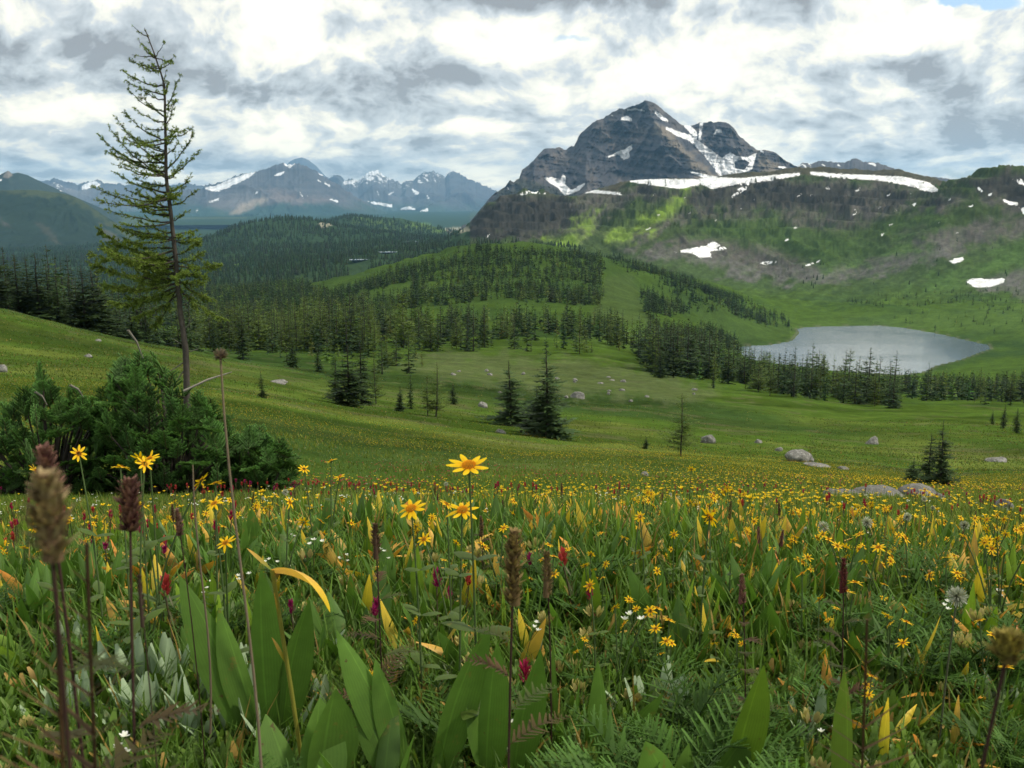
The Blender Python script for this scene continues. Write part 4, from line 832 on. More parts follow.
# ---------------------------------------------------------------- the tall larch, drawn branch by branch
def vplane(x, y, Yd):
    X, Y, Z = pix_dir(x, y); k = Yd / Y; return np.array([X * k, Yd, Z * k])
def tall_larch():
    g = np.random.default_rng(31); X0, Y0, _ = at_r(187, 25.0); Yd = Y0
    TR = [(187, 428), (187, 392), (185, 350), (181, 312), (178, 287), (176, 262), (173, 233), (170, 208), (166, 181), (165, 150), (165, 125), (165, 102), (163, 80), (156, 57), (149, 40), (145, 28)]
    T3_ = np.array([vplane(x, y, Yd) for x, y in TR]); rad = np.interp(np.arange(len(TR)), [0, 1, 4, 9, 13, 15], [.10, .078, .057, .036, .017, .006])
    base = T3_[0].copy(); base[2] = ground_at(X0, Y0) - .1; T3_[0] = base
    tt = np.linspace(0, len(TR) - 1, 60); P_ = np.stack([np.interp(tt, np.arange(len(TR)), T3_[:, k]) for k in range(3)], 1)
    P_[:, :2] += (np.stack([fbm(tt, tt * 0 + 3, 3, 5), fbm(tt, tt * 0 + 9, 3, 6)], 1) - .5) * .05
    rr = np.interp(tt, np.arange(len(TR)), rad) * (1 + .12 * (fbm(tt * 2, tt * 0, 3, 8) - .5))
    root = link('larch_tree', None, None, label='tall wind-swept larch with thin bare trunk rising behind the fir shrubs', cat='tree', loc=base)
    TA = Acc(); TA.tube(P_ - base, rr, np.array(BARK)[None] * (.8 + .5 * vn(tt * 3, tt * 0, 4))[:, None], 9)
    link('trunk', TA.mesh('larch_trunk'), M_BARK, root)
    zs = P_[:, 2]
    BR = [(38, 132, 29, .2), (45, 141, 31, .15), (57, 141, 41, .3), (57, 135, 54, .25), (72, 126, 61, .6), (86, 115, 68, 1), (95, 128, 84, .9), (117, 128, 86, .8), (112, 140, 96, .7), (140, 122, 110, 1), (175, 99, 135, 1), (178, 110, 128, .9), (165, 118, 120, .9), (162, 106, 150, 1), (152, 130, 125, .9),
          (207, 103, 185, 1), (192, 106, 170, .9), (172, 112, 154, .9), (222, 120, 210, 1), (200, 118, 188, .8), (237, 118, 222, 1), (262, 93, 230, 1.3), (275, 104, 243, 1.3), (268, 112, 252, 1.2), (283, 112, 284, 1.2), (286, 128, 300, 1.1), (248, 128, 240, 1),
          (57, 164, 41, .4), (70, 168, 60, .3), (107, 181, 75, .9), (133, 170, 110, .9), (155, 179, 140, .8), (170, 195, 131, 1), (178, 200, 146, 1), (192, 195, 172, 1), (205, 195, 189, 1), (222, 190, 209, 1), (255, 199, 240, 1), (275, 194, 262, 1), (283, 200, 285, 1), (290, 100, 302, 1.2), (278, 98, 262, 1.2), (292, 135, 318, 1.0), (286, 150, 330, 1), (290, 222, 318, 1.0), (280, 215, 300, 1), (270, 210, 275, 1), (262, 205, 250, .9), (232, 125, 228, 1), (215, 135, 205, 1), (185, 132, 175, 1), (150, 140, 138, 1), (100, 140, 88, .9), (68, 142, 62, .8), (285, 190, 300, 1), (240, 190, 232, .7), (125, 176, 100, .6), (90, 170, 72, .4)]
    nb = len(BR)
    for _ in range(60):
        y = g.uniform(55, 285); s_ = g.choice([-1, -1, 1]); L_ = (6 + (y - 50) * .17) * g.uniform(.5, 1); BR.append((y, 166 + s_ * L_ - (8 if s_ < 0 else 0), y - g.uniform(-3, 16), .8))
    TP = []; TD = []; TS = []
    WA = Acc()
    for i, (ys, xt, yt, dens) in enumerate(BR):
        zt = vplane(165, ys, Yd)[2]; S = np.array([np.interp(zt, zs, P_[:, k]) for k in range(3)]); S[2] = zt
        E = vplane(xt, yt, Yd); ext = abs(E[0] - S[0])
        E[1] += g.uniform(-1, 1) * (.35 * ext if i < nb else 1.2 * ext + .5)
        Cn = S + (E - S) * .55 + np.array([0, 0, -.16 * np.linalg.norm(E - S)])
        t = np.linspace(0, 1, 14)[:, None]; B = S * (1 - t) ** 2 + 2 * Cn * t * (1 - t) + E * t * t
        B += np.concatenate([np.zeros((1, 3)), np.cumsum(g.normal(0, .012, (13, 3)), 0)])
        Lb = np.linalg.norm(E - S); WA.tube(B - base, np.linspace(.010 + .008 * Lb, .004, 14), np.array(BARK) * .8, 4)
        n = int(Lb / .043 * dens) + 2
        for k in range(n):
            u = g.uniform(.05, 1) ** .8; p = np.array([np.interp(u, t[:, 0], B[:, c]) for c in range(3)])
            d = nrm((E - S) + 0.0); ax = nrm(np.array([g.normal(), g.normal(), g.normal() * .6 + (.1 if ys < 230 else -.25)]))
            d2 = nrm(d * .9 + ax * .75); l2 = g.uniform(.05, .11 + .14 * (1 - u)) * min(1, .4 + Lb * .35) * (1.6 if ys > 240 else 1)
            m = int(l2 / .055) + 1; q = p + d2 * l2
            if l2 > .14: WA.tube(np.array([p, (p + q) / 2, q]) - base, [.004, .0035, .002], np.array(BARK) * .8, 3)
            for s_ in range(m): TP.append(p + d2 * l2 * (s_ + 1) / m - base); TD.append(d2); TS.append(1.5 if ys > 235 else 1.0)
        for k in range(int(Lb / .07 * min(dens, 1))):
            u = g.random(); TP.append(np.array([np.interp(u, t[:, 0], B[:, c]) for c in range(3)]) - base); TD.append(np.array([0, 0, 1.0])); TS.append(1.0)
    link('branches', WA.mesh('larch_branches'), M_BARK, root)
    TP = np.array(TP); TD = np.array(TD); TS = np.array(TS); k = 13
    P2 = np.repeat(TP, k, 0) + g.normal(0, .006, (len(TP) * k, 3)); D2 = g.normal(0, 1, (len(TP) * k, 3)) + np.repeat(TD, k, 0) * .5
    sc = np.repeat(TS, k); tone = np.repeat(g.uniform(.55, 1.3, len(TP)), k)[:, None]
    CA = Acc(); CA.add(strips(P2, D2, g.normal(0, 1, D2.shape), g.uniform(.022, .042, len(P2)) * sc, .010 * sc, .5, 1, (1, .5), 0, np.array((.085, .12, .030)) * tone, np.array((.135, .195, .062)) * tone))
    print('larch tufts', len(TP)); link('crown', CA.mesh('larch_needles'), M_LARCH, root)
    # dead spurs low on the trunk
    for y, x1, y1 in [(300, 193, 292), (305, 192, 300), (330, 193, 318), (345, 175, 338), (352, 196, 350), (362, 168, 372), (370, 174, 385)]:
        S = vplane(184, y, Yd); E = vplane(x1, y1, Yd); E[1] += g.uniform(-.2, .2); DA = Acc(); DA.tube(np.array([S, (S + E) / 2 + [0, 0, -.02], E]) - base, [.016, .012, .005], (.16, .15, .13), 4); link('dead_spur', DA.mesh('dead_spur'), M_BARK, root)
tall_larch()

# ---------------------------------------------------------------- low wind-cut firs in front of it
def bough(seed, L=1.0):
    g = np.random.default_rng(seed); A = Acc(); P_, D_, U_, Ln, tn = [], [], [], [], []
    def clothe(a, b, n):
        d = nrm(b - a); u = nrm(np.cross(d, [0, 0, 1]) + 1e-6)
        for i in range(n):
            f = (i + g.random()) / n; p = a + (b - a) * f
            for s_ in (-1, 1, -.35, .35):
                P_.append(p); D_.append(d * .55 + u * s_ * g.uniform(.7, 1.1) + np.array([0, 0, g.uniform(.15, .7)])); Ln.append(.05 * g.uniform(.8, 1.15)); tn.append(f)
    ax = [np.array([0, 0, 0.0]), np.array([.5, 0, .04]), np.array([1, 0, .16])]
    def on(u): return ax[0] * (1 - u) ** 2 + 2 * ax[1] * u * (1 - u) + ax[2] * u * u
    c = np.array([on(u) for u in np.linspace(0, 1, 7)]); A.tube(c, np.linspace(.018, .008, 7), (.06, .045, .03), 4)
    for i in range(6): clothe(c[i], c[i + 1], 6)
    for k in range(9):
        u = .12 + .84 * k / 9
        for s_ in (-1, 1):
            p = on(u + g.uniform(-.03, .03)); l = (.50 * (1 - u) + .13) * g.uniform(.8, 1.15); e = p + np.array([l * .72, s_ * l * .7, g.uniform(.0, .14)]); clothe(p, e, int(l / .030) + 3)
            if l > .3:
                for s2 in (-1, 1): m = p + (e - p) * .5; clothe(m, m + np.array([l * .35, s_ * l * .12 + s2 * l * .2, .03]), int(l * .4 / .030) + 2)
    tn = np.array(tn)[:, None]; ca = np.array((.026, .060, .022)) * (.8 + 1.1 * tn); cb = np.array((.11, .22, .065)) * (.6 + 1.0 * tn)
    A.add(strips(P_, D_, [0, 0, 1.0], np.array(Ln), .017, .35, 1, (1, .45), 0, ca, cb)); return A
BOUGHS = [bough(700 + i).arrays() for i in range(5)]
def fir_shrub(poly, r, depth, n, label, seed, size=(.15, .28), cx=None, dead=()):
    g = np.random.default_rng(seed); poly = np.array(poly, float); c = (poly.min(0) + poly.max(0)) / 2; cx = cx or c[0]
    X0, Y0, Z0 = at_r(cx, r); base = np.array([X0, Y0, Z0]); bot = base + np.array([0, 0, .1])
    root = link('fir_shrub', None, None, label=label, cat='shrub', group=None, loc=base)
    A = Acc(); SA = Acc(); k = 0
    while k < n:
        x = g.uniform(poly[:, 0].min(), poly[:, 0].max()); y = g.uniform(poly[:, 1].min(), poly[:, 1].max())
        sd_ = float(sdpoly(np.array([x]), np.array([y]), poly)[0])
        if sd_ < 0: continue
        dm = depth * math.sqrt(min(1, sd_ / 45.0)); dy = g.uniform(-1, .6) * dm
        T_ = vplane(x, y, Y0 + dy); gz = float(ground_at(T_[0], T_[1]))
        if T_[2] < gz + .04: T_[2] = gz + .04
        out = T_ - (bot + np.array([(T_[0] - X0) * .45, 0, -.2])); out[2] = max(out[2] * .5, .02) + g.uniform(-.05, .15); out = nrm(out * np.array([1, 1, .8]) + g.normal(0, .22, 3))
        s_ = g.uniform(*size)
        if k % 9 == 0: out = nrm(np.array([g.normal(0, .25), g.normal(0, .2), 1.0])); s_ *= 1.2
        X_ = out; Yv = nrm(np.cross([0, 0, 1.0], X_)); Yv = nrm(Yv + g.normal(0, .25, 3)); Zv = np.cross(X_, Yv); M = np.stack([X_, Yv, Zv])
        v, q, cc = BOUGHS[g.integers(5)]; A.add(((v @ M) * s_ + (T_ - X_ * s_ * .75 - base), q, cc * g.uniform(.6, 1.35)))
        if k % 3 == 0:
            S = T_ - X_ * s_ * .75 - base; SA.tube(np.array([[ (T_[0] - X0) * .4, dy * .4, .0], S * .6 + [0, 0, -.06], S]), [.022, .015, .007], BARK, 4)
        k += 1
    link('foliage', A.mesh('fir_boughs'), M_SHRUB, root); link('stems', SA.mesh('fir_stems'), M_BARK, root)
    for (xa, ya, xb, yb) in dead:
        D_ = Acc(); a = vplane(xa, ya, Y0 - .3) - base; b = vplane(xb, yb, Y0 - .2) - base; D_.tube(np.array([a, (a + b) / 2 + [.01, 0, .02], b]), [.011, .009, .004], (.24, .22, .19), 5); link('dead_twig', D_.mesh('dead_twig'), M_BARK, root)
M_SHRUB = leaf_material('fir_shrub_needles', .28, .6, .25, .3, 0, scale=9, warm=(1.05, 1.05, .9))
fir_shrub([(-40, 418), (0, 408), (20, 398), (34, 388), (42, 368), (47, 368), (55, 384), (75, 396), (95, 396), (110, 405), (120, 500), (-40, 505)], 9.3, .8, 260, 'low spreading fir shrub at the left edge below the grassy shoulder', 1, dead=((35, 392, 47, 405), (70, 385, 84, 398)))
fir_shrub([(85, 410), (100, 392), (116, 376), (128, 362), (142, 350), (156, 364), (178, 380), (195, 394), (214, 402), (228, 425), (245, 450), (250, 506), (85, 506)], 8.8, .9, 360, 'largest fir shrub, mounded in front of the tall larch trunk', 2, dead=((128, 330, 143, 358), (113, 435, 132, 470), (182, 392, 232, 372)))
fir_shrub([(215, 430), (232, 422), (250, 430), (268, 440), (288, 448), (298, 468), (292, 492), (270, 506), (215, 506)], 8.6, .6, 130, 'low right-hand fir shrub crossed by the tall dry stalk', 3)

# ---------------------------------------------------------------- boulders
def rock_mat():
    m = bpy.data.materials.new('lichen_rock'); m.use_nodes = True; T = NT(m.node_tree); bs = T.n['Principled BSDF']; tc_ = T.n.new('ShaderNodeTexCoord'); o = tc_.outputs['Object']
    a = T.noise(o, 4, 8, .65); b = T.noise(o, 14, 6, .7); c = T.ramp(a, [(.3, (.08, .08, .075)), (.5, (.20, .195, .18)), (.7, (.32, .31, .29))])
    c = T.mix(T.rng_(b, .56, .66), c, (.09, .09, .075)); c = T.mix(T.rng_(T.noise(o, 9, 5, .6), .6, .7), c, (.50, .50, .47))
    T.val(bs.inputs['Base Color'], c); bs.inputs['Roughness'].default_value = .95; bs.inputs['Specular IOR Level'].default_value = .1
    bu = T.n.new('ShaderNodeBump'); bu.inputs['Distance'].default_value = .04; T.val(bu.inputs['Height'], T.m('ADD', a, b)); T.val(bs.inputs['Normal'], bu); return m
M_ROCK = rock_mat()
def rock(x, y, wpx, hpx, label, seed, flat=1.0, r=None, group=None):
    X, Y, Z = at_r(x, r) if r else hit(x, y); d = math.hypot(X, Y); w = wpx * d / F * .55; h = hpx * d / F * .85
    g = np.random.default_rng(seed); n, m_ = 18, 28; th = np.linspace(0, math.pi, n)[:, None]; ph = np.linspace(0, 2 * math.pi, m_, endpoint=False)[None]
    v = np.stack([np.sin(th) * np.cos(ph), np.sin(th) * np.sin(ph), np.cos(th) * np.ones_like(ph)], -1).reshape(-1, 3)
    for _ in range(9):   # knock flat faces off it
        nn = nrm(g.normal(0, 1, 3)); dd = v @ nn; lim_ = g.uniform(.62, .85); v = v - np.maximum(dd - lim_, 0)[:, None] * nn
    v += (fbm(v[:, 0] * 2.3 + seed, v[:, 1] * 2.3 + v[:, 2] * 1.7, 5, seed) - .5)[:, None] * v * .3
    v = v * np.array([w, w * .75, h]); i = np.arange(n - 1)[:, None] * m_; j = np.arange(m_)[None]; q = np.stack([i + j, i + m_ + j, i + m_ + (j + 1) % m_, i + (j + 1) % m_], -1).reshape(-1, 4)
    return link('boulder', np_mesh('boulder', v, None, q), M_ROCK, label=label, cat='boulder', group=group, loc=(X, Y, Z + h * .15), rot=(g.uniform(-.12, .12), g.uniform(-.1, .1), g.uniform(-.4, .4)))
rock(853, 507, 44, 17, 'flat grey boulder, front left one of the boulder group in the flowers', 3, r=7.6)
rock(882, 501, 58, 21, 'long grey slab leaning behind the front boulder with a dark gap beneath', 4, r=8.3)
rock(924, 496, 36, 17, 'rounded grey boulder in front of the fir pair', 5, r=9.5); rock(947, 499, 14, 12, 'small pinkish stone right of the rounded boulder', 6, r=9.3)
rock(1015, 510, 20, 18, 'pale stone in the flowers at the right edge', 7, r=6.9); rock(798, 461, 27, 12, 'broad grey boulder alone on the green slope', 8); rock(818, 467, 26, 4, 'flat stone lying right below the broad boulder', 9)
rock(708, 443, 14, 9, 'small grey boulder right of the spindly larch', 10); rock(872, 444, 13, 8, 'small rounded boulder on the slope above the boulder group', 11); rock(843, 470, 11, 4, 'low stone below the small rounded boulder', 12)
rock(500, 433, 11, 5, 'pale stone at the foot of the two centre firs', 13); rock(483, 407, 10, 6, 'small pale boulder left of the two centre firs', 14); rock(578, 398, 16, 7, 'grey boulder right of the two centre firs on the worn ground', 15)
rock(278, 383, 17, 4, 'flat stone on the meadow right of the dry stalk', 16); rock(645, 476, 10, 5, 'stone in the flowers below the tiny seedling', 17); rock(997, 462, 20, 5, 'flat pale rock on the slope right of the fir pair', 18); rock(758, 443, 8, 4, 'tiny stone on the slope right of the larch', 19); rock(779, 451, 8, 4, 'tiny stone touching the broad boulder on its left', 20)
rock(2, 372, 10, 7, 'dark stone at the left edge of the meadow', 21); rock(88, 357, 8, 3, 'small pale stone on the grassy shoulder', 22); rock(98, 341, 6, 2, 'tiny pale stone high on the grassy shoulder', 23); rock(810, 462, 9, 5, 'small stone resting against the broad boulder', 27)
g_ = np.random.default_rng(9)
for k in range(26):
    t_ = g_.random(); x = 470 + 230 * t_ + g_.normal(0, 30); y = 372 + 22 * t_ + g_.normal(0, 9)
    if 365 < y < 408: rock(x, y, g_.uniform(3, 7), g_.uniform(1.5, 3), 'pale stone of the stony strip behind the two centre firs', 100 + k, group='stones of the stony strip')
# ---------------------------------------------------------------- meadow plants: one builder per kind, each returns parts as (name, Acc, material, parent part)
def mat_(name, **k): return leaf_material(name, **k)
M_LEAF = mat_('broad_leaf', blotch=True, warm=(1.3, 1.12, .72), trans=.32, rough=.5, spec=.35, vary=.3, objvary=.18, scale=30); M_STEM = mat_('plant_stem', trans=.05, rough=.7, spec=.2, objvary=.1, scale=40)
M_PETAL = mat_('petal', trans=.3, rough=.6, spec=.15, vary=.15, objvary=.08, scale=90); M_DISC = mat_('flower_disc', trans=0, rough=.9, spec=.1, vary=.5, scale=400)
M_SEED = mat_('seed_head', trans=.15, rough=.85, spec=.1, vary=.35, objvary=.15, scale=120); M_SILVER = mat_('silver_leaf', trans=.1, rough=.85, spec=.2, vary=.2, scale=50); M_FERN = mat_('feathery_leaf', trans=.3, rough=.6, spec=.2, vary=.3, objvary=.2, scale=20, warm=(1.25, 1.1, .75))
UPV = np.array([0, 0, 1.0])
def radial(g, n, lean, jit=.2, az=None):
    az = np.linspace(0, 2 * math.pi, n, endpoint=False) + g.uniform(0, 6) + g.normal(0, jit, n) if az is None else az
    ln = np.broadcast_to(lean, (n,)) + g.normal(0, .12, n); h = np.stack([np.cos(az), np.sin(az), 0 * az], 1)
    return h * np.sin(ln)[:, None] + UPV * np.cos(ln)[:, None], h
LANCE = (.25, .62, .9, 1.0, .88, .55, .06); OVAL = (.28, .7, .95, 1.0, .92, .68, .2)
def stem_curve(g, h, bend=.08, n=6):
    a = g.uniform(0, 6.28); t = np.linspace(0, 1, n); b = bend * h * g.uniform(.3, 1.3)
    return np.stack([np.cos(a) * b * t ** 2, np.sin(a) * b * t ** 2, h * t - .03 * (t == 0)], 1)
def daisy(seed, h=.45, d=.05, tilt=.4, heads=1, small=False, npet=None, tdir=None):
    g = np.random.default_rng(seed); SA = Acc(); LA = Acc(); parts = []
    for k in range(heads):
        hh = h * (1 if k == 0 else g.uniform(.72, .97)); c = stem_curve(g, hh, .08 if k == 0 else .25); SA.tube(c, [.0024, .0022, .002, .0018, .0016, .0015], (.07, .11, .035), 5)
        top = c[-1]; n = npet or int(g.integers(9, 13)); az = g.uniform(0, 6.28) if tdir is None else tdir + g.normal(0, .15)
        nv = nrm(np.array([math.cos(az) * math.sin(tilt), math.sin(az) * math.sin(tilt), math.cos(tilt)])); e1 = nrm(np.cross(nv, [.3, .1, 1])); e2 = np.cross(nv, e1)
        th = np.linspace(0, 2 * math.pi, n, endpoint=False) + g.normal(0, .1, n); out = np.cos(th)[:, None] * e1 + np.sin(th)[:, None] * e2
        PA = Acc(); r0 = d * .16; P_ = top + out * r0 * .8
        PA.add(strips(P_, out + nv * g.normal(.10, .14, n)[:, None], -nv, d * .40 * g.uniform(.85, 1.15, n), d * .145, g.uniform(-.1, .7, n), 4, (.55, .95, 1.0, .8, .25), .25, (.80, .42, .008), (.86, .60, .012)))
        PA.add(strips(P_ - nv * .002, out * .5 - nv, out, d * .14, d * .08, .6, 1, (1, .3), 0, (.05, .09, .03), (.05, .09, .03)))
        DA = Acc(); m_ = 90 if not small else 30; i = np.arange(m_) + .5; rr = r0 * np.sqrt(i / m_); ph = i * 2.39996; zz = d * .07 * (1 - (rr / r0) ** 2)
        q = top + np.cos(ph)[:, None] * rr[:, None] * e1 + np.sin(ph)[:, None] * rr[:, None] * e2 + nv * (zz - .001)[:, None]
        DA.add(strips(q, nv + .4 * (q - top) / r0, e1, d * .06, d * .032, .1, 1, (1, .8), 0, (.45, .16, .01), (.80, .36, .02)))
        ds = []
        for a_, r_ in ((0, 1), (1, .7)): ds.append(top + nv * (d * .02 * a_) + (np.cos(np.arange(10) * .628)[:, None] * e1 + np.sin(np.arange(10) * .628)[:, None] * e2) * r0 * r_)
        j = np.arange(10); DA.add((np.concatenate(ds), np.stack([j, (j + 1) % 10, 10 + (j + 1) % 10, 10 + j], 1), (.35, .13, .01)))
        parts += [('petals', PA, M_PETAL, None), ('disc', DA, M_DISC, 'petals')]
    for f in (.25, .5, .72) if not small else (.3, .6):
        dv, hv = radial(g, 2, .95); LA.add(strips(np.repeat([[0, 0, h * f]], 2, 0), dv, -UPV, h * .16 * (1.2 - f), h * .055, .8, 6, LANCE, .3, (.05, .095, .022), (.06, .115, .028)))
    return [('stem', SA, M_STEM, None), ('leaves', LA, M_LEAF, None)] + parts
def paintbrush(seed, h=.26):
    g = np.random.default_rng(seed); SA = Acc(); LA = Acc(); HA = Acc(); c = stem_curve(g, h * .8); SA.tube(c, .0017, (.07, .06, .03), 4); T_ = c[-1]
    n = 34; f = np.sort(g.random(n)); dv, hv = radial(g, n, .55 - .35 * f, .5, g.uniform(0, 6.28, n)); rd = np.array([(.36, .02, .08), (.28, .015, .11), (.42, .05, .05)][seed % 3])
    HA.add(strips(T_ + UPV * (f * h * .16)[:, None] + hv * .002, dv, hv, h * .085, h * .026, .3, 2, (.6, 1, .3), .3, rd * .7, rd * 1.15))
    f = g.uniform(.1, .9, 12); dv, hv = radial(g, 12, .7); LA.add(strips(np.stack([0 * f, 0 * f, f * h * .8], 1), dv, -hv, h * .16, h * .022, .2, 2, (.7, 1, .1), .2, (.045, .075, .025), (.07, .06, .03)))
    return [('stem', SA, M_STEM, None), ('leaves', LA, M_LEAF, None), ('flower_head', HA, M_PETAL, None)]
def wilting(seed, h=.2, g0=(.07, .14, .025), tips=None):
    g = np.random.default_rng(seed); LA = Acc(); n = int(g.integers(2, 5)); dv, hv = radial(g, n, .42, .6)
    tip = np.array(tips or [(.66, .34, .07), (.60, .48, .07), (.58, .24, .06), (.62, .40, .12), (.14, .26, .035)][seed % 5])
    LA.add(strips(hv * .008 - UPV * .02, dv, hv, h * g.uniform(.75, 1.1, n), h * .17, g.uniform(-.4, 1.6, n), 6, LANCE, .45, g0, tip, roll=g.normal(0, .8, n), cpow=1.4))
    return [('leaves', LA, M_LEAF, None)]
def broad(seed, h=.2, n=None, lean=.3, w=.2, col=((.045, .110, .025), (.070, .165, .038)), prof=LANCE, curl=.35):
    g = np.random.default_rng(seed); parts = []; n = n or int(g.integers(4, 7)); dv, hv = radial(g, n, lean, .4)
    for k in range(n):
        LA = Acc(); L_ = h * g.uniform(.7, 1.12); LA.add(strips(hv[k] * .012 - UPV * .02, dv[k], hv[k], L_, L_ * w * g.uniform(.8, 1.2), curl * g.uniform(-.4, 1.8), 6, prof, .38, np.array(col[0]) * g.uniform(.8, 1.1), np.array(col[1]) * g.uniform(.8, 1.2), roll=g.normal(0, .45)))
        v = LA.v[0].reshape(7, 3, 3); dd = (v[:, 0] - v[:, 2]); v[:, 0] += np.abs(np.sin(np.arange(7) * 2.1 + seed + k))[:, None] * dd * .06
        parts.append(('leaf', LA, M_LEAF, None))
    return parts
def silver(seed, h=.1):
    g = np.random.default_rng(seed); parts = []; n = int(g.integers(12, 18)); dv, hv = radial(g, n, g.uniform(.05, .5, n), .4); LA = Acc()
    off = g.normal(0, h * .18, (n, 3)); off[:, 2] = -.02
    LA.add(strips(off, dv, hv, h * g.uniform(.6, 1.1, n), h * .19, g.uniform(-.2, .5, n), 6, OVAL, .4, (.14, .22, .11), (.32, .41, .26)))
    return [('leaves', LA, M_SILVER, None)]
def frond(g, L, w, col0, col1, n=13, lean=.6, az=0., wid=.16, P0=(0, 0, 0), sub=True, bend=.5):
    """one feathery leaf"""
    A = Acc(); d0 = np.array([math.cos(az) * math.sin(lean), math.sin(az) * math.sin(lean), math.cos(lean)]); hv = np.array([math.cos(az), math.sin(az), 0]); sv = np.cross(d0, hv); sv = nrm(sv)
    P_, D_, Ls = [], [], []; p = np.array(P0, float); st = [p.copy()]
    for i in range(n):
        t = (i + 1) / n; d = nrm(d0 * (1 - .5 * t) + hv * bend * t - UPV * .7 * bend * t * t)
        p = p + d * L / n; st.append(p.copy())
        l = w * L * math.sin(math.pi * min(1, .12 + .88 * t) ** .8) + .004
        for s_ in (-1, 1):
            e = nrm(sv * s_ + d * .55 + g.normal(0, .12, 3)); P_.append(p); D_.append(e); Ls.append(l)
            if sub:
                for u in (.3, .55, .8):
                    for s2 in (-1, 1): P_.append(p + e * l * u); D_.append(nrm(e * .7 + d * s2 * .8 + g.normal(0, .15, 3))); Ls.append(l * .42 * (1.15 - u))
    A.add(strips(P_, D_, UPV, np.array(Ls), np.maximum(np.array(Ls) * wid, .0022), .2, 1, (1, .3), 0, col0, col1)); A.tube(np.array(st)[::3], min(.0012, L * .006), col0, 3); return A
def feathery(seed, h=.2, n=9, c0=(.034, .085, .020), c1=(.062, .150, .034)):
    g = np.random.default_rng(seed); A = Acc()
    for k in range(n): A.add(frond(g, h * g.uniform(.7, 1.15), .3, np.array(c0) * g.uniform(.8, 1.3), np.array(c1) * g.uniform(.8, 1.3), 12, g.uniform(.1, .85), g.uniform(0, 6.28)).arrays())
    return [('leaves', A, M_FERN, None)]
def spike(seed, h=.4, sw=.02, sl_=.07, col=((.10, .055, .035), (.22, .15, .07)), fern=True, stemc=(.045, .022, .018), lean=.06):
    g = np.random.default_rng(seed); SA = Acc(); HA = Acc(); FA = Acc(); c = stem_curve(g, h, lean, 9); SA.tube(c, np.linspace(.0015, .0011, 9) * (sw / .02) ** .5, stemc, 6)
    n = 230; f = g.random(n); z0 = h - sl_; k = np.interp(z0 + f * sl_, c[:, 2], np.arange(9)); ax = np.stack([np.interp(k, np.arange(9), c[:, i]) for i in range(3)], 1)
    env = np.sin(np.pi * np.clip(.18 + .82 * f, 0, 1) ** .9) * .6 + .4; az = g.uniform(0, 6.28, n); hv = np.stack([np.cos(az), np.sin(az), 0 * az], 1); dv = hv * .9 + UPV * g.uniform(.1, 1.1, (n, 1))
    HA.add(strips(ax + hv * sw * .12, dv, UPV, sw * .55 * env * g.uniform(.6, 1.25, n), sw * .17, .5, 2, (.7, 1, .2), .3, np.array(col[0]) * g.uniform(.6, 1.3, (n, 1)), np.array(col[1]) * g.uniform(.6, 1.4, (n, 1))))
    HA.tube(np.array([[0, 0, 0], [0, 0, 1.0]]) * sl_ + [c[-1][0], c[-1][1], z0], [sw * .25, sw * .1], np.array(col[0]), 6)
    out = [('stem', SA, M_STEM, None), ('seed_spike', HA, M_SEED, None)]
    if fern:
        for f in np.linspace(.08, .74, 9):
            k = f * 8; p = [np.interp(k, np.arange(9), c[:, i]) for i in range(3)]; mixc = g.uniform(0, 1); a_ = np.array((.06, .03, .025)) * mixc + np.array((.035, .06, .02)) * (1 - mixc)
            FA.add(frond(g, h * .24 * (1.15 - f), .24, a_, a_ * 1.6, 11, g.uniform(.8, 1.2), g.uniform(0, 6.28), .26, p, False).arrays())
        out.append(('leaves', FA, M_FERN, None))
    return out
def puff(seed, h=.22, d=.03):
    g = np.random.default_rng(seed); SA = Acc(); HA = Acc(); c = stem_curve(g, h, .1); SA.tube(c, .0016, (.08, .09, .05), 4); n = 260; v = nrm(g.normal(0, 1, (n, 3)) + UPV * .3)
    HA.add(strips(c[-1] + v * d * .1, v, g.normal(0, 1, (n, 3)), d * .5 * g.uniform(.7, 1.1, n), .0016, .5, 1, (1, .5), 0, (.25, .25, .17), (.52, .54, .44)))
    return [('stem', SA, M_STEM, None), ('seed_head', HA, M_SEED, None)]
def heather(seed, h=.09):
    g = np.random.default_rng(seed); LA = Acc(); BA = Acc()
    buds = []
    for k in range(9):
        b = g.normal(0, h * .4, 3); b[2] = -.02; d = nrm(np.array([g.normal(0, .3), g.normal(0, .3), 1])); L_ = h * g.uniform(.5, .95); n = 26; f = np.linspace(0, 1, n); az = np.arange(n) * 2.4; hv = np.stack([np.cos(az), np.sin(az), 0 * az], 1)
        LA.add(strips(b + d * (L_ * f)[:, None], hv + UPV * .6, UPV, h * .14, .0028, .3, 1, (1, .4), 0, (.025, .05, .014), (.06, .105, .03)))
        if k % 3 == 0:
            m_ = int(g.integers(4, 7)); T_ = b + d * L_; a2, h2 = radial(g, m_, .3, .4); q = T_ + h2 * h * .07
            BA = Acc(); buds.append(('flower_buds', BA, M_PETAL, None)); BA.add(strips(q, a2, h2, h * .17, h * .075, .4, 3, (.4, 1, .95, .3), .5, (.30, .27, .09), (.46, .40, .15))); BA.add(strips(q, a2, -h2, h * .17, h * .075, .3, 3, (.4, 1, .95, .3), .5, (.28, .24, .09), (.44, .37, .15), roll=1.57))
            BA.add(strips(np.repeat([T_], m_, 0), nrm(q - T_ + UPV * .01), UPV, h * .06, .0015, 0, 1, (1, 1), 0, (.16, .05, .03), (.16, .05, .03)))
    return [('leaves', LA, M_LEAF, None)] + buds
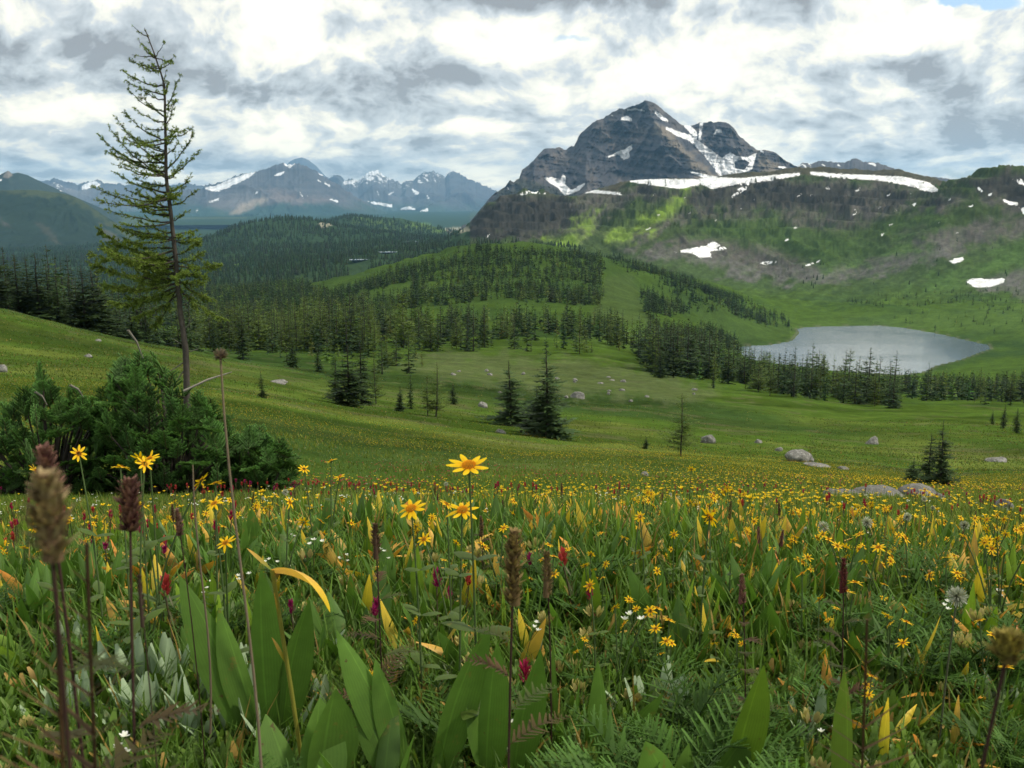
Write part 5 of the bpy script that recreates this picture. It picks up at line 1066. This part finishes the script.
def whiteflower(seed, h=.2, d=.018):
    g = np.random.default_rng(seed); SA = Acc(); HA = Acc(); c = stem_curve(g, h, .15); SA.tube(c, .0011, (.06, .09, .03), 3)
    for k in range(3):
        T_ = c[-1] + np.array([g.normal(0, d * .9), g.normal(0, d * .9), -abs(g.normal(0, .015))]) * (k > 0); dv, hv = radial(g, 6, 1.2); HA.add(strips(np.repeat([T_], 6, 0), dv, UPV, d * .5, d * .3, .4, 2, (.5, 1, .5), .2, (.7, .7, .62), (.8, .8, .76))); SA.tube(np.array([c[-2], T_]), .0008, (.06, .09, .03), 3)
    return [('stem', SA, M_STEM, None), ('flower_head', HA, M_PETAL, None)]
def drystalk(seed, h, head=True, lean=None):
    g = np.random.default_rng(seed); SA = Acc(); t = np.linspace(0, 1, 12); l = lean or (.02, 0); c = np.stack([l[0] * h * t + .008 * np.sin(t * 5), l[1] * h * t, h * t - .03 * (t == 0)], 1)
    SA.tube(c, np.linspace(.0022, .0013, 12), (.17, .13, .085), 5); out = [('stem', SA, M_STEM, None)]
    if head:
        HA = Acc(); n = 60; v = nrm(g.normal(0, 1, (n, 3))); HA.add(strips(c[-1] + v * .002, v + UPV * .4, UPV, .009, .004, .5, 2, (.6, 1, .2), .3, (.10, .07, .05), (.26, .2, .15))); out.append(('seed_head', HA, M_SEED, None))
    return out

MESHC = {}
def to_meshes(key, parts):
    if key not in MESHC:
        l = []
        for nm, A, m, par in parts: me = A.mesh(nm); me.materials.append(m); l.append((nm, me, par))
        MESHC[key] = l
    return MESHC[key]
def to_joined(key, parts, name):
    k = ('J', key)
    if k not in MESHC:
        vs, qs, cs, mi, ms, n = [], [], [], [], [], 0
        for nm, A, m, par in parts:
            v, q, c = A.arrays(); vs.append(v); qs.append(q + n); cs.append(c); n += len(v)
            if m not in ms: ms.append(m)
            mi.append(np.full(len(q), ms.index(m), np.int32))
        me = np_mesh(name, np.concatenate(vs), None, np.concatenate(qs), {'Col': np.concatenate(cs)})
        for m in ms: me.materials.append(m)
        me.polygons.foreach_set('material_index', np.concatenate(mi)); MESHC[k] = me
    return MESHC[k]
def put(name, cat, key, parts, X, Y, label, group=None, scale=1.0, rz=0.0, tilt=0.0, whole=False, dz=0.0):
    Z = float(ground_at(X, Y)) + dz
    if whole:
        o = link(name, to_joined(key, parts, name), None, label=label, cat=cat, group=group, loc=(X, Y, Z), rot=(tilt, 0, rz)); o.scale = (scale,) * 3; return o
    e = link(name, None, None, label=label, cat=cat, group=group, loc=(X, Y, Z), rot=(tilt, 0, rz)); e.scale = (scale,) * 3; by = {}
    for nm, me, par in to_meshes(key, parts):
        o = link(nm, me, None, by.get(par, e)); by[nm] = o
    return e
def stand(x, y, r):
    X, Y, Z = at_r(x, r)
    # the same azimuth as seen at that height in the view
    a, te = azte(x, y); X = r * math.sin(float(a)); Y = r * math.cos(float(a)); Z = float(ground_at(X, Y)); return X, Y, float(te) * r - Z

KEEP = []
# ---- plants one can point to
def hero(name, cat, fn, x, y, r, label, seed, rz=0.0, **k):
    X, Y, h = stand(x, y, r); parts = fn(seed, h=h, **k)
    return put(name, cat, ('hero', seed, label), parts, X, Y, label, rz=rz)
TOW = -math.pi / 2
def straighten(fn): return fn
hero('yellow_daisy', 'flower', daisy, 476, 464, 1.45, 'largest yellow daisy with orange centre standing highest in the middle', 1001, d=.062, tilt=.35, npet=9, tdir=TOW)
hero('yellow_daisy', 'flower', daisy, 419, 511, 1.7, 'yellow daisy with raised petals, left of the pair below the largest daisy', 1002, d=.055, tilt=.5, npet=9, tdir=-2.2)
hero('yellow_daisy', 'flower', daisy, 458, 513, 1.65, 'yellow daisy right of the pair below the largest daisy', 1003, d=.055, tilt=.45, npet=8, tdir=TOW)
hero('yellow_daisy', 'flower', daisy, 704, 517, 1.9, 'yellow daisy seen from the side, alone in the middle right of the meadow', 1004, d=.05, tilt=1.1, npet=9, tdir=.5)
for i, (x, y, r, lb) in enumerate([(128, 466, 1.9, 'drooping yellow daisy before the fir shrubs, left of its group'), (138, 463, 1.95, 'drooping yellow daisy before the fir shrubs, topmost of its group'), (120, 472, 1.85, 'lowest yellow daisy of the group before the fir shrubs'), (150, 457, 2.0, 'thin small yellow daisy right of the group before the fir shrubs'), (90, 455, 2.1, 'small yellow daisy above the brown spikes at the left'),
                                   (221, 507, 1.75, 'yellow daisy beside the tall dry stalk'), (211, 486, 2.0, 'small yellow daisy above the one beside the dry stalk'), (283, 501, 2.3, 'small yellow daisy below the right end of the fir shrubs'), (310, 468, 2.6, 'small yellow daisy on a tall stem right of the fir shrubs'), (329, 462, 2.7, 'topmost small yellow daisy right of the fir shrubs'),
                                   (45, 470, 2.2, 'orange-yellow flower behind the blurred brown spike'), (450, 505, 1.9, 'small yellow daisy crowded behind the pair of daisies'), (870, 547, 2.2, 'yellow daisy low in the flowers below the boulders'), (912, 540, 2.3, 'yellow daisy right of the low ones below the boulders'), (805, 575, 2.0, 'yellow daisy at the upper edge of the feathery leaves'), (850, 580, 2.0, 'yellow daisy above the pale seed head at the right'), (690, 470, 3.5, 'small yellow daisy at the top edge of the flower band')]):
    hero('yellow_daisy', 'flower', daisy, x, y, r, lb, 1010 + i, d=.034 if i > 4 else .036, tilt=.7 + .4 * math.sin(i * 2), heads=1 + i % 2, small=True, npet=8)
hero('seed_spike', 'plant', spike, 40, 474, .42, 'out-of-focus thick brown and green seed spike bending at the left edge', 1101, sw=.018, sl_=.034, col=((.14, .09, .05), (.36, .28, .15)), lean=.02)
hero('seed_spike', 'plant', spike, 65, 447, .75, 'tall reddish brown seed spike behind the thick blurred one', 1102, sw=.022, sl_=.055, col=((.12, .05, .045), (.26, .14, .11)))
hero('seed_spike', 'plant', spike, 105, 493, .80, 'reddish brown seed spike right of the tall one', 1103, sw=.022, sl_=.042, col=((.12, .05, .045), (.28, .15, .12)))
hero('seed_spike', 'plant', spike, 507, 533, 1.05, 'brown-green seed spike with fern leaves below the three large daisies', 1104, sw=.026, sl_=.085, col=((.13, .09, .04), (.30, .22, .09)))
hero('seed_spike', 'plant', spike, 553, 548, 1.5, 'thin brown seed spike right of the brown-green one', 1105, sw=.02, sl_=.075, col=((.12, .08, .04), (.24, .18, .08)), fern=False)
hero('seed_spike', 'plant', spike, 145, 560, .95, 'thin dark stalk with a sparse spike crossing the left leaves', 1106, sw=.008, sl_=.05, col=((.06, .04, .03), (.14, .10, .07)), fern=False, stemc=(.05, .035, .025))
hero('seed_spike', 'plant', spike, 378, 520, 1.6, 'brown spike left of the pair of daisies', 1107, sw=.018, sl_=.06, col=((.10, .06, .04), (.2, .13, .08)))
hero('seed_spike', 'plant', spike, 190, 512, 1.5, 'short pinkish brown spike below the fir shrubs', 1108, sw=.014, sl_=.04, col=((.16, .08, .07), (.32, .2, .16)), fern=False)
hero('seed_spike', 'plant', spike, 850, 560, 1.7, 'dark reddish spike rising from the feathery leaves', 1109, sw=.016, sl_=.06, col=((.12, .03, .03), (.22, .08, .07)))
hero('seed_spike', 'plant', spike, 752, 575, 1.6, 'pinkish spike left of the dark reddish one', 1110, sw=.014, sl_=.05, col=((.16, .07, .06), (.30, .17, .13)))
hero('seed_spike', 'plant', spike, 955, 618, .62, 'blurred tufted yellow-brown seed head nearest the right edge', 1111, sw=.020, sl_=.016, col=((.14, .10, .03), (.36, .30, .08)))
hero('fern_frond_plant', 'plant', lambda s, h: [('leaves', frond(np.random.default_rng(s), h * 1.05, .15, (.05, .032, .022), (.11, .075, .045), 30, .02, 1.57, .10, (0, 0, -.02), False, .04), M_FERN, None)], 60, 585, .55, 'brown fern-like leaf standing blurred at the bottom left', 1120)
hero('fern_frond_plant', 'plant', lambda s, h: [('leaves', frond(np.random.default_rng(s), h * 1.05, .15, (.055, .036, .022), (.10, .08, .04), 30, .02, 1.57, .10, (0, 0, -.02), False, .04), M_FERN, None)], 25, 640, .5, 'brown fern-like leaf at the bottom left corner', 1121)
hero('fern_frond_plant', 'plant', lambda s, h: [('leaves', frond(np.random.default_rng(s), h * 1.05, .15, (.055, .036, .022), (.10, .075, .04), 30, .02, 1.57, .10, (0, 0, -.02), False, .04), M_FERN, None)], 880, 640, .75, 'reddish fern-like leaf below the blurred seed head at the right', 1122)
hero('dry_stalk', 'plant', drystalk, 237, 362, 1.15, 'tall pale dry stalk with a dark seed head rising across the meadow', 1130, lean=(-.03, .05))
hero('dry_stalk', 'plant', drystalk, 191, 465, 1.6, 'short pale dry stalk without a head before the fir shrubs', 1131, head=False)
for i, (x, y, r, d, lb) in enumerate([(866, 523, 2.6, .026, 'pale fluffy seed head in the flowers below the boulders'), (823, 528, 2.7, .028, 'blurred greenish seed head left of the fluffy one below the boulders'), (805, 531, 2.8, .02, 'small fluffy seed head beside the greenish one'), (905, 516, 3.0, .022, 'white fluffy head just right of the boulders'), (952, 592, 1.7, .03, 'cream-white flower head at the right above the feathery leaves'), (967, 526, 2.9, .024, 'pale fluffy seed head near the right edge'), (930, 500, 4.0, .02, 'small white head beneath the rounded boulder')]):
    hero('fluffy_seed_head', 'flower', puff, x, y, r, lb, 1140 + i, d=d)
def single_leaves(x, base_y, leaves, r, label, seed, w=.175, cols=((.050, .120, .028), (.085, .190, .045))):
    """broad plant whose leaves reach given tips"""
    X, Y, Z = at_r(x, r); root = link('broad_leaf_plant', None, None, label=label, cat='plant', loc=(X, Y, Z)); g = np.random.default_rng(seed)
    for i, (bx, tx, ty, cu) in enumerate(leaves):
        B = vplane(bx, 384, Y); B = np.array([B[0], Y + g.uniform(-.03, .03), float(ground_at(B[0], Y)) - .02]); E = vplane(tx, ty, Y + g.uniform(-.05, .05)); d = E - B; L_ = np.linalg.norm(d)
        side = np.array([1, -.3, 0]) if tx > bx else np.array([-1, -.3, 0]); LA = Acc()
        LA.add(strips(B - (X, Y, Z), nrm(d - side * cu * L_ * .3), side, L_ * 1.02, L_ * w, cu * .9, 12, (.22, .36, .52, .68, .82, .93, 1, 1, .93, .8, .6, .34, .03), .42, cols[0], cols[1], roll=1.25 + g.normal(0, .2)))
        link('leaf', to_meshes(('sl', seed, i), [('leaf', LA, M_LEAF, None)])[0][1], None, root)
single_leaves(398, 768, [(398, 348, 628, .4), (402, 380, 660, .2), (428, 476, 622, .5), (405, 352, 690, -.2)], 1.42, 'large broad-leaved plant with four long leaves at the bottom centre', 41)
single_leaves(500, 768, [(484, 492, 645, .2), (512, 532, 652, .3), (500, 470, 690, .1)], 1.40, 'broad-leaved plant with two tall upright leaves right of the bottom centre', 42)
single_leaves(610, 768, [(610, 602, 662, .2), (612, 655, 690, .5), (618, 588, 720, -.2)], 1.5, 'broad-leaved plant below the silvery rosette at the bottom', 43)
single_leaves(862, 768, [(868, 849, 671, .2), (745, 760, 668, .1)], 1.45, 'plant with narrow yellow-tipped leaves at the bottom right', 44, w=.17, cols=((.05, .11, .02), (.10, .19, .03)))
single_leaves(250, 768, [(240, 190, 575, .3), (252, 256, 572, .2), (262, 300, 600, .4), (246, 222, 610, .1)], 1.6, 'broad-leaved plant with dark upright leaves left of the curled yellow leaf', 45)
single_leaves(700, 768, [(700, 652, 740, .3), (705, 742, 730, .4), (700, 690, 745, .1)], 1.35, 'low broad leaves at the bottom edge right of centre', 46, w=.36)
single_leaves(300, 768, [(300, 330, 690, .3), (296, 318, 700, .1), (290, 270, 715, .2)], 1.4, 'rounded broad leaves at the bottom left of centre', 47, w=.36)
# the big curled yellow leaf
def curled():
    X, Y, Z = at_r(292, 1.45); root = link('yellowing_plant', None, None, label='plant with one large curled yellow and orange leaf', cat='plant', loc=(X, Y, Z)); A = Acc()
    B = vplane(272, 570, Y) - (X, Y, Z); A.add(strips(B, [.75, -.1, .25], [.25, 0, -1], .125, .040, 1.9, 10, (.3, .5, .7, .85, .95, 1.05, 1.1, 1.05, .85, .5, .06), .35, (.60, .36, .16), (.62, .50, .04), roll=.9)); link('curled_leaf', to_meshes('curl', [('curled_leaf', A, M_LEAF, None)])[0][1], None, root)
    S = Acc(); S.tube(np.array([[0, 0, -.02], B * .5 + [0, 0, .0], B]), .0035, (.18, .2, .05), 5); S.add(strips([B * .6, B * .8, B], [[-.2, 0, 1], [.1, 0, 1], [-.5, 0, .8]], [-1, 0, 0], .05, .014, .5, 6, LANCE, .4, (.12, .2, .03), (.55, .34, .08))); link('stem', to_meshes('curls', [('stem', S, M_LEAF, None)])[0][1], None, root)
curled()
for i, (x, y, r, s_, lb) in enumerate([(228, 712, 1.5, .13, 'silvery woolly-leaved rosette at the lower left'), (118, 700, 1.35, .12, 'silvery leaves beside the brown spikes at the lower left'), (272, 755, 1.35, .11, 'silvery rosette low at the left of the large broad leaves'), (650, 722, 1.45, .12, 'pale silvery rosette below the feathery leaves'), (800, 755, 1.4, .10, 'silvery leaves at the bottom right'), (172, 695, 1.6, .12, 'silvery rosette between the two at the lower left'), (60, 725, 1.2, .1, 'silvery leaves behind the blurred brown fern leaf'), (145, 735, 1.3, .12, 'silvery rosette at the bottom, left of centre of the brown spikes'), (205, 745, 1.3, .12, 'silvery rosette at the bottom below the curled yellow leaf'), (300, 720, 1.3, .1, 'silvery rosette between the curled leaf and the long broad leaves')]):
    X, Y, Z = hit(x, y); KEEP.append(((X, Y), .055)); put('silver_leaf_plant', 'plant', ('sv', i), silver(1200 + i, h=s_ * 1.15), X, Y, lb, rz=i)

# ---- plants in their hundreds
COLS_ = [(0, 170, 'by the brown spikes'), (170, 330, 'below the fir shrubs'), (330, 560, 'below the large daisies'), (560, 800, 'right of the brown-green spike'), (800, 1025, 'below the boulders')]
ROWS_ = [(0, 505, 'on the far flower edge'), (505, 560, 'in the middle flowers'), (560, 650, 'among the nearer flowers'), (650, 2000, 'among the bottom leaves')]
def zone(x, y):
    c = next((t for a, b, t in COLS_ if x < b), COLS_[-1][2]); r_ = next((t for a, b, t in ROWS_ if y < b), ROWS_[-1][2]); return r_ + ' ' + c
def scatter(r0, r1, per, seed, dens, margin=30):
    g = np.random.default_rng(seed); N = int(.5 * (r1 * r1 - r0 * r0) * R(120) * per); r = np.sqrt(g.uniform(r0 * r0, r1 * r1, N)); a = g.uniform(R(-60), R(60), N); ok_ = (np.abs(a) < R(33)) | (r < 4.5); r = r[ok_]; a = a[ok_]; N = len(r); X = r * np.sin(a); Y = r * np.cos(a); Z = ground_at(X, Y)
    x, y = project(X, Y, Z + .12); k = (g.random(N) < dens(X, Y, r, x, y)) & (((x > -margin) & (x < 1024 + margin)) | (r < 4.5)); return np.stack([X, Y, Z, r, x, y], 1)[k]
SHRUBS = [(at_r(60, 9.3), 1.1), (at_r(170, 8.8), 1.1), (at_r(260, 8.6), .7)]
def clear(X, Y, keep=True):
    ok = np.ones(len(X), bool)
    for (c, rad) in SHRUBS: ok &= np.hypot(X - c[0], Y - c[1]) > rad
    for (c, w_) in (KEEP if keep else ()):
        a = np.arctan2(X, Y); r = np.hypot(X, Y); ok &= ~((np.abs(a - math.atan2(c[0], c[1])) < w_ / np.hypot(*c)) & (r < np.hypot(*c) + .03) & (r > np.hypot(*c) - .28))
    return ok
def crowd(name, cat, variants, pts, cap, big_h, what, gname, seed, hs=(.8, 1.2), stuff_name=None, partpx=34, far_variants=None, low=None):
    g = np.random.default_rng(seed); pts = pts[clear(pts[:, 0], pts[:, 1])]; pts = pts[np.argsort(pts[:, 3])]
    inside = (pts[:, 4] > -10) & (pts[:, 4] < 1034) & (pts[:, 5] < 800); near = pts[inside][:cap]; rest = np.concatenate([pts[inside][cap:]])
    for p in near:
        v = int(g.integers(len(variants))); sc = g.uniform(*hs) * (1 - .70 * float(sstep(1.7, 6, p[3])) * (low is None)); isl = low is not None and p[3] > 2.3; V_ = low if isl else variants; px_ = big_h * sc / p[3] * F
        v = v % len(V_); put(name, cat, (name, v, isl), V_[v], p[0], p[1], what[v % len(what)] + ' ' + zone(p[4], p[5]), gname + ' ' + zone(p[4], p[5]), scale=sc, rz=g.uniform(0, 6.28), whole=px_ < partpx or isl, tilt=g.normal(0, .06))
    if len(rest) and stuff_name:
        for vi, ms in enumerate(range(1)):
            groups = {}
            for parts in (far_variants or variants):
                pass
            fv = far_variants or variants; by = {}
            for parts in fv:
                for nm, A, m, par in parts: by.setdefault(m.name, [m, {}])[1].setdefault(id(parts), []).append(A)
            sel = g.integers(0, len(fv), len(rest)); sc = g.uniform(*hs, len(rest)) * (1 - .70 * sstep(1.7, 6, rest[:, 3]) * (low is None)); th = g.uniform(0, 6.28, len(rest)); VS, QS, CS, MI, n0 = [], [], [], [], 0; mats = []
            for mi, (mn, (m, d)) in enumerate(by.items()):
                mats.append(m)
                for fi, parts in enumerate(fv):
                    if id(parts) not in d: continue
                    B = Acc(); [B.add(A.arrays()) for A in d[id(parts)]]; v, q, c = B.arrays(); it = np.where(sel == fi)[0]
                    if not len(it): continue
                    cs, sn = (np.cos(th[it]) * sc[it])[:, None], (np.sin(th[it]) * sc[it])[:, None]
                    VX = v[None, :, 0] * cs - v[None, :, 1] * sn + rest[it, 0:1]; VY = v[None, :, 0] * sn + v[None, :, 1] * cs + rest[it, 1:2]; VZ = v[None, :, 2] * sc[it][:, None] + rest[it, 2:3]
                    VS.append(np.stack([VX, VY, VZ], -1).reshape(-1, 3)); Q_ = (q[None] + np.arange(len(it))[:, None, None] * len(v)).reshape(-1, 4) + n0; QS.append(Q_); n0 += len(VS[-1])
                    CS.append((c[None] * g.uniform(.8, 1.2, (len(it), 1, 1))).reshape(-1, 4)); MI.append(np.full(len(Q_), mi, np.int32))
            me = np_mesh(stuff_name, np.concatenate(VS), None, np.concatenate(QS), {'Col': np.concatenate(CS)})
            for m in mats: me.materials.append(m)
            me.polygons.foreach_set('material_index', np.concatenate(MI)); link(stuff_name, me, None, kind='stuff')
    print(name, len(near), len(rest))
def bl(n, a, b=None): return sstep(a, b, n)
def patch(X, Y, s, sc=1.2): return fbm(X / sc, Y / sc, 3, s)
def simple_flower(seed, h, d, cols, n=6, st=(.06, .10, .03)):
    g = np.random.default_rng(seed); S = Acc(); H = Acc(); c = stem_curve(g, h, .12, 3); S.add(strips([[0, 0, 0]], [[0, 0, 1]], [[1, 0, 0]], h, .004, .1, 1, (1, .7), 0, st, st))
    T_ = np.array([.05 * h, 0, h]); dv, hv = radial(g, n, 1.2, .2); H.add(strips(np.repeat([T_], n, 0), dv, UPV, d * .5, d * .3, .2, 1, (.7, .7), 0, cols[0], cols[1])); H.add(strips([T_ - [0, 0, d * .1]], [[0, 0, 1]], [[1, 0, 0]], d * .3, d * .3, 0, 1, (1, .7), 0, cols[0], cols[0])); return [('s', S, M_STEM, None), ('h', H, M_PETAL, None)]
# broad leaves
bv = [broad(2000 + i, h=.17, w=[.2, .26, .17][i % 3], lean=[.25, .45, .3][i % 3]) for i in range(7)] + [broad(2010 + i, h=.13, w=.42, lean=.7, prof=OVAL, col=((.04, .10, .02), (.065, .15, .03))) for i in range(2)]
pts = scatter(.95, 4.2, 120, 81, lambda X, Y, r, x, y: np.clip(.30 + 1.8 * (patch(X, Y, 201, .5) - .38), 0, 1) * (1 - .75 * sstep(560, 660, x) * (y > 590)) * (1 - .8 * sstep(1.9, 3.6, r)) * (.35 + .65 * sstep(1.6, 1.9, r)) * (1 - .7 * (x < 330) * (y > 630)))
crowd('broad_leaf_plant', 'plant', bv, pts, 290, .19, ['dark green broad-leaved plant', 'wide-leaved green plant', 'narrow-leaved green plant'], 'broad-leaved plants', 82, (.65, 1.1), 'leafy_undergrowth')
# yellowing lily leaves
wv = [wilting(2100 + i, h=.165) for i in range(10)]
pts = scatter(1.5, 11, 170, 83, lambda X, Y, r, x, y: np.clip(.12 + 2.8 * (patch(X, Y, 203, .9) - .36), 0, 1) * sstep(1.5, 2.3, r) * (.45 + .55 * sstep(300, 420, x)) * (1 - .75 * sstep(4, 8, r)))
crowd('yellowing_plant', 'plant', wv, pts, 290, .17, ['orange-tipped withering plant', 'yellow-tipped withering plant', 'rusty withering plant', 'pale yellow withering plant', 'yellow-green leafy plant'], 'withering plants', 84, (.6, 1.15), 'withered_leaves')
# small yellow daisies
dv_ = [daisy(2200 + i, h=.16 + .012 * i, d=.026, tilt=.2 + .15 * i, heads=1 + i % 3, small=True, npet=8) for i in range(7)]
dl_ = [daisy(2250 + i, h=.085 + .010 * i, d=.026, tilt=.3 + .15 * i, heads=1 + i % 3, small=True, npet=8) for i in range(6)]
fy = [simple_flower(2300 + i, .07 + .025 * i, .026, ((.80, .48, .01), (.86, .62, .02))) for i in range(3)]
def dy(X, Y, r, x, y): return np.clip(2.6 * (np.where(r < 10, patch(X, Y, 205, 1.6), patch(X, Y, 215, 5)) - .40) + .1 + .25 * sstep(420, 700, x), 0, 1) * (.55 + .45 * sstep(1.8, 2.5, r)) * (1 - .55 * sstep(6, 10, r)) * (.35 + .65 * sstep(-2.5, 1, X * 4 / np.maximum(r, 1) ))
pts = scatter(1.6, 60, 95, 85, lambda X, Y, r, x, y: dy(X, Y, r, x, y) * (1 - .8 * sstep(14, 60, r)))
crowd('yellow_daisy', 'flower', dv_, pts, 280, .25, ['small yellow daisy', 'small yellow daisy with two heads', 'branched yellow daisy with three heads'], 'small yellow daisies', 86, (.6, 1.1), 'yellow_wildflowers', far_variants=fy, low=dl_)
pb = [paintbrush(2400 + i, h=.17) for i in range(6)]; fr = [simple_flower(2500 + i, .10, .028, ((.34, .02, .07), (.42, .03, .08)), 4) for i in range(2)]
pts = scatter(1.5, 18, 34, 87, lambda X, Y, r, x, y: np.clip(.10 + 3.2 * (patch(X, Y, 207, 1.4) - .42), 0, 1) * (1 - .5 * sstep(7, 14, r)) * (.35 + .65 * sstep(700, 500, x)))
crowd('red_paintbrush', 'flower', pb, pts, 260, .22, ['crimson paintbrush flower', 'dark pink paintbrush flower', 'scarlet paintbrush flower'], 'red paintbrush flowers', 88, (.75, 1.2), 'red_wildflowers', far_variants=fr, low=[paintbrush(2450 + i, h=.12) for i in range(4)])
fv = [feathery(2600 + i, h=.19) for i in range(5)]
pts = scatter(1.0, 3.4, 95, 89, lambda X, Y, r, x, y: .95 * sstep(540, 660, x) * sstep(585, 625, y) * np.clip(2.5 * (patch(X, Y, 209, .6) - .28), 0, 1) + .10 * (r < 2.4))
crowd('feathery_plant', 'plant', fv, pts, 200, .19, ['dark green feathery-leaved plant'], 'feathery-leaved plants', 90, (.6, 1.05), 'feathery_undergrowth')
hv_ = [heather(2700 + i, h=.1) for i in range(5)]
pts = scatter(1.0, 2.4, 55, 91, lambda X, Y, r, x, y: np.clip(3.5 * (patch(X, Y, 211, .35) - .42), 0, 1))
crowd('cream_heather', 'plant', hv_, pts, 130, .1, ['low heather with cream bell buds'], 'cream heathers', 92, (.8, 1.4))
sv = [spike(2800 + i, h=.19, sw=.014, sl_=.05, col=[((.12, .07, .05), (.26, .17, .10)), ((.15, .06, .06), (.28, .13, .11)), ((.14, .12, .04), (.28, .24, .1))][i % 3], fern=i % 2 == 0) for i in range(6)]
pts = scatter(1.5, 6, 5, 93, lambda X, Y, r, x, y: np.full(len(X), .6))
crowd('seed_spike', 'plant', sv, pts, 120, .26, ['slim brown seed spike', 'slim reddish seed spike', 'slim olive seed spike'], 'slim seed spikes', 94, (.7, 1.1))
pv_ = [puff(2900 + i, h=.2, d=.022) for i in range(3)]
crowd('fluffy_seed_head', 'flower', pv_, scatter(2.6, 9, 1.2, 95, lambda X, Y, r, x, y: .2 + .6 * (x > 600)), 60, .2, ['fluffy pale seed head'], 'fluffy pale seed heads', 96, (.7, 1.1))
wf = [whiteflower(3000 + i) for i in range(4)]; fw = [simple_flower(3100, .08, .018, ((.7, .7, .6), (.75, .75, .68)), 4)]
crowd('white_flower', 'flower', wf, scatter(1.3, 70, 7, 97, lambda X, Y, r, x, y: np.clip(2.5 * (patch(X, Y, 213, 6) - .42), .1, 1)), 160, .2, ['small white flower'], 'small white flowers', 98, (.6, 1.0), 'white_wildflowers', far_variants=fw, low=[whiteflower(3050 + i, h=.08, d=.014) for i in range(2)])
sil = [silver(3200 + i, h=.11) for i in range(3)]
crowd('silver_leaf_plant', 'plant', sil, scatter(1.3, 2.3, 34, 99, lambda X, Y, r, x, y: .10 + .85 * (x < 320) * (y > 600)), 60, .11, ['small silvery-leaved plant'], 'small silvery-leaved plants', 100, (.6, 1.0))

# ---- grass and low herbs
def grass(name, r0, r1, n, h0, h1, w, seg, seed, cols, mat, lean=.35, power=1.0, dens=None, prof=None):
    g = np.random.default_rng(seed); u = g.random(n) ** power; r = np.exp(math.log(r0) + u * math.log(r1 / r0)) if power != 0 else r0
    a = g.uniform(R(-62), R(62), n); a = np.where((r > 6) & (np.abs(a) > R(34)), a * .5, a); X = r * np.sin(a); Y = r * np.cos(a)
    if dens is not None: k = g.random(n) < dens(X, Y, r); X, Y, r = X[k], Y[k], r[k]
    k = clear(X, Y, False); X, Y, r = X[k], Y[k], r[k]; n = len(X); Z = ground_at(X, Y); az = g.uniform(0, 6.28, n); ln = np.abs(g.normal(0, lean, n)); hv = np.stack([np.cos(az), np.sin(az), 0 * az], 1)
    D = hv * np.sin(ln)[:, None] + UPV * np.cos(ln)[:, None]; pt = sstep(.35, .65, fbm(X / 3, Y / 3, 4, seed))[:, None]; t = g.random((n, 1)) * .6 + pt * .4
    c = np.array(cols[0]) * (1 - t) + np.array(cols[1]) * t; dry = g.random(n) < .07; c[dry] = np.array((.20, .15, .06)); c *= g.uniform(.7, 1.3, (n, 1))
    A = Acc(); A.add(strips(np.stack([X, Y, Z - .01], 1), D, hv, g.uniform(h0, h1, n) * (.7 + .6 * pt[:, 0]), w * (r / r0) ** .8 if r1 / r0 > 2.2 else w, g.uniform(.1, 1.1, n), seg, prof or ((1, .7, .08) if seg == 2 else (1, .2) if seg == 1 else (1, .85, .6, .08)), 0, c * .8, c * 1.2))
    link(name, A.mesh(name), mat, kind='stuff')
M_GRASS = leaf_material('grass_blade', .3, .6, .2, .3, 0, scale=1.2, warm=(1.2, 1.1, .75))
grass('grass', .8, 3.2, 44000, .05, .14, .0030, 3, 301, ((.042, .095, .020), (.085, .165, .032)), M_GRASS, power=.7)
grass('grass', 3.2, 11, 150000, .03, .09, .0042, 2, 302, ((.045, .095, .018), (.125, .18, .030)), M_GRASS, power=.75)
grass('grass', 11, 48, 150000, .03, .08, .012, 1, 303, ((.055, .105, .020), (.140, .175, .030)), M_GRASS, power=.9)
grass('grass', 48, 140, 60000, .04, .12, .05, 1, 304, ((.042, .075, .018), (.080, .115, .028)), M_GRASS, power=.9)
grass('low_herbs', .8, 3.6, 170000, .02, .075, .013, 2, 305, ((.030, .070, .018), (.075, .145, .032)), M_LEAF, lean=.9, power=.8, prof=(.3, 1, .2))
haze()
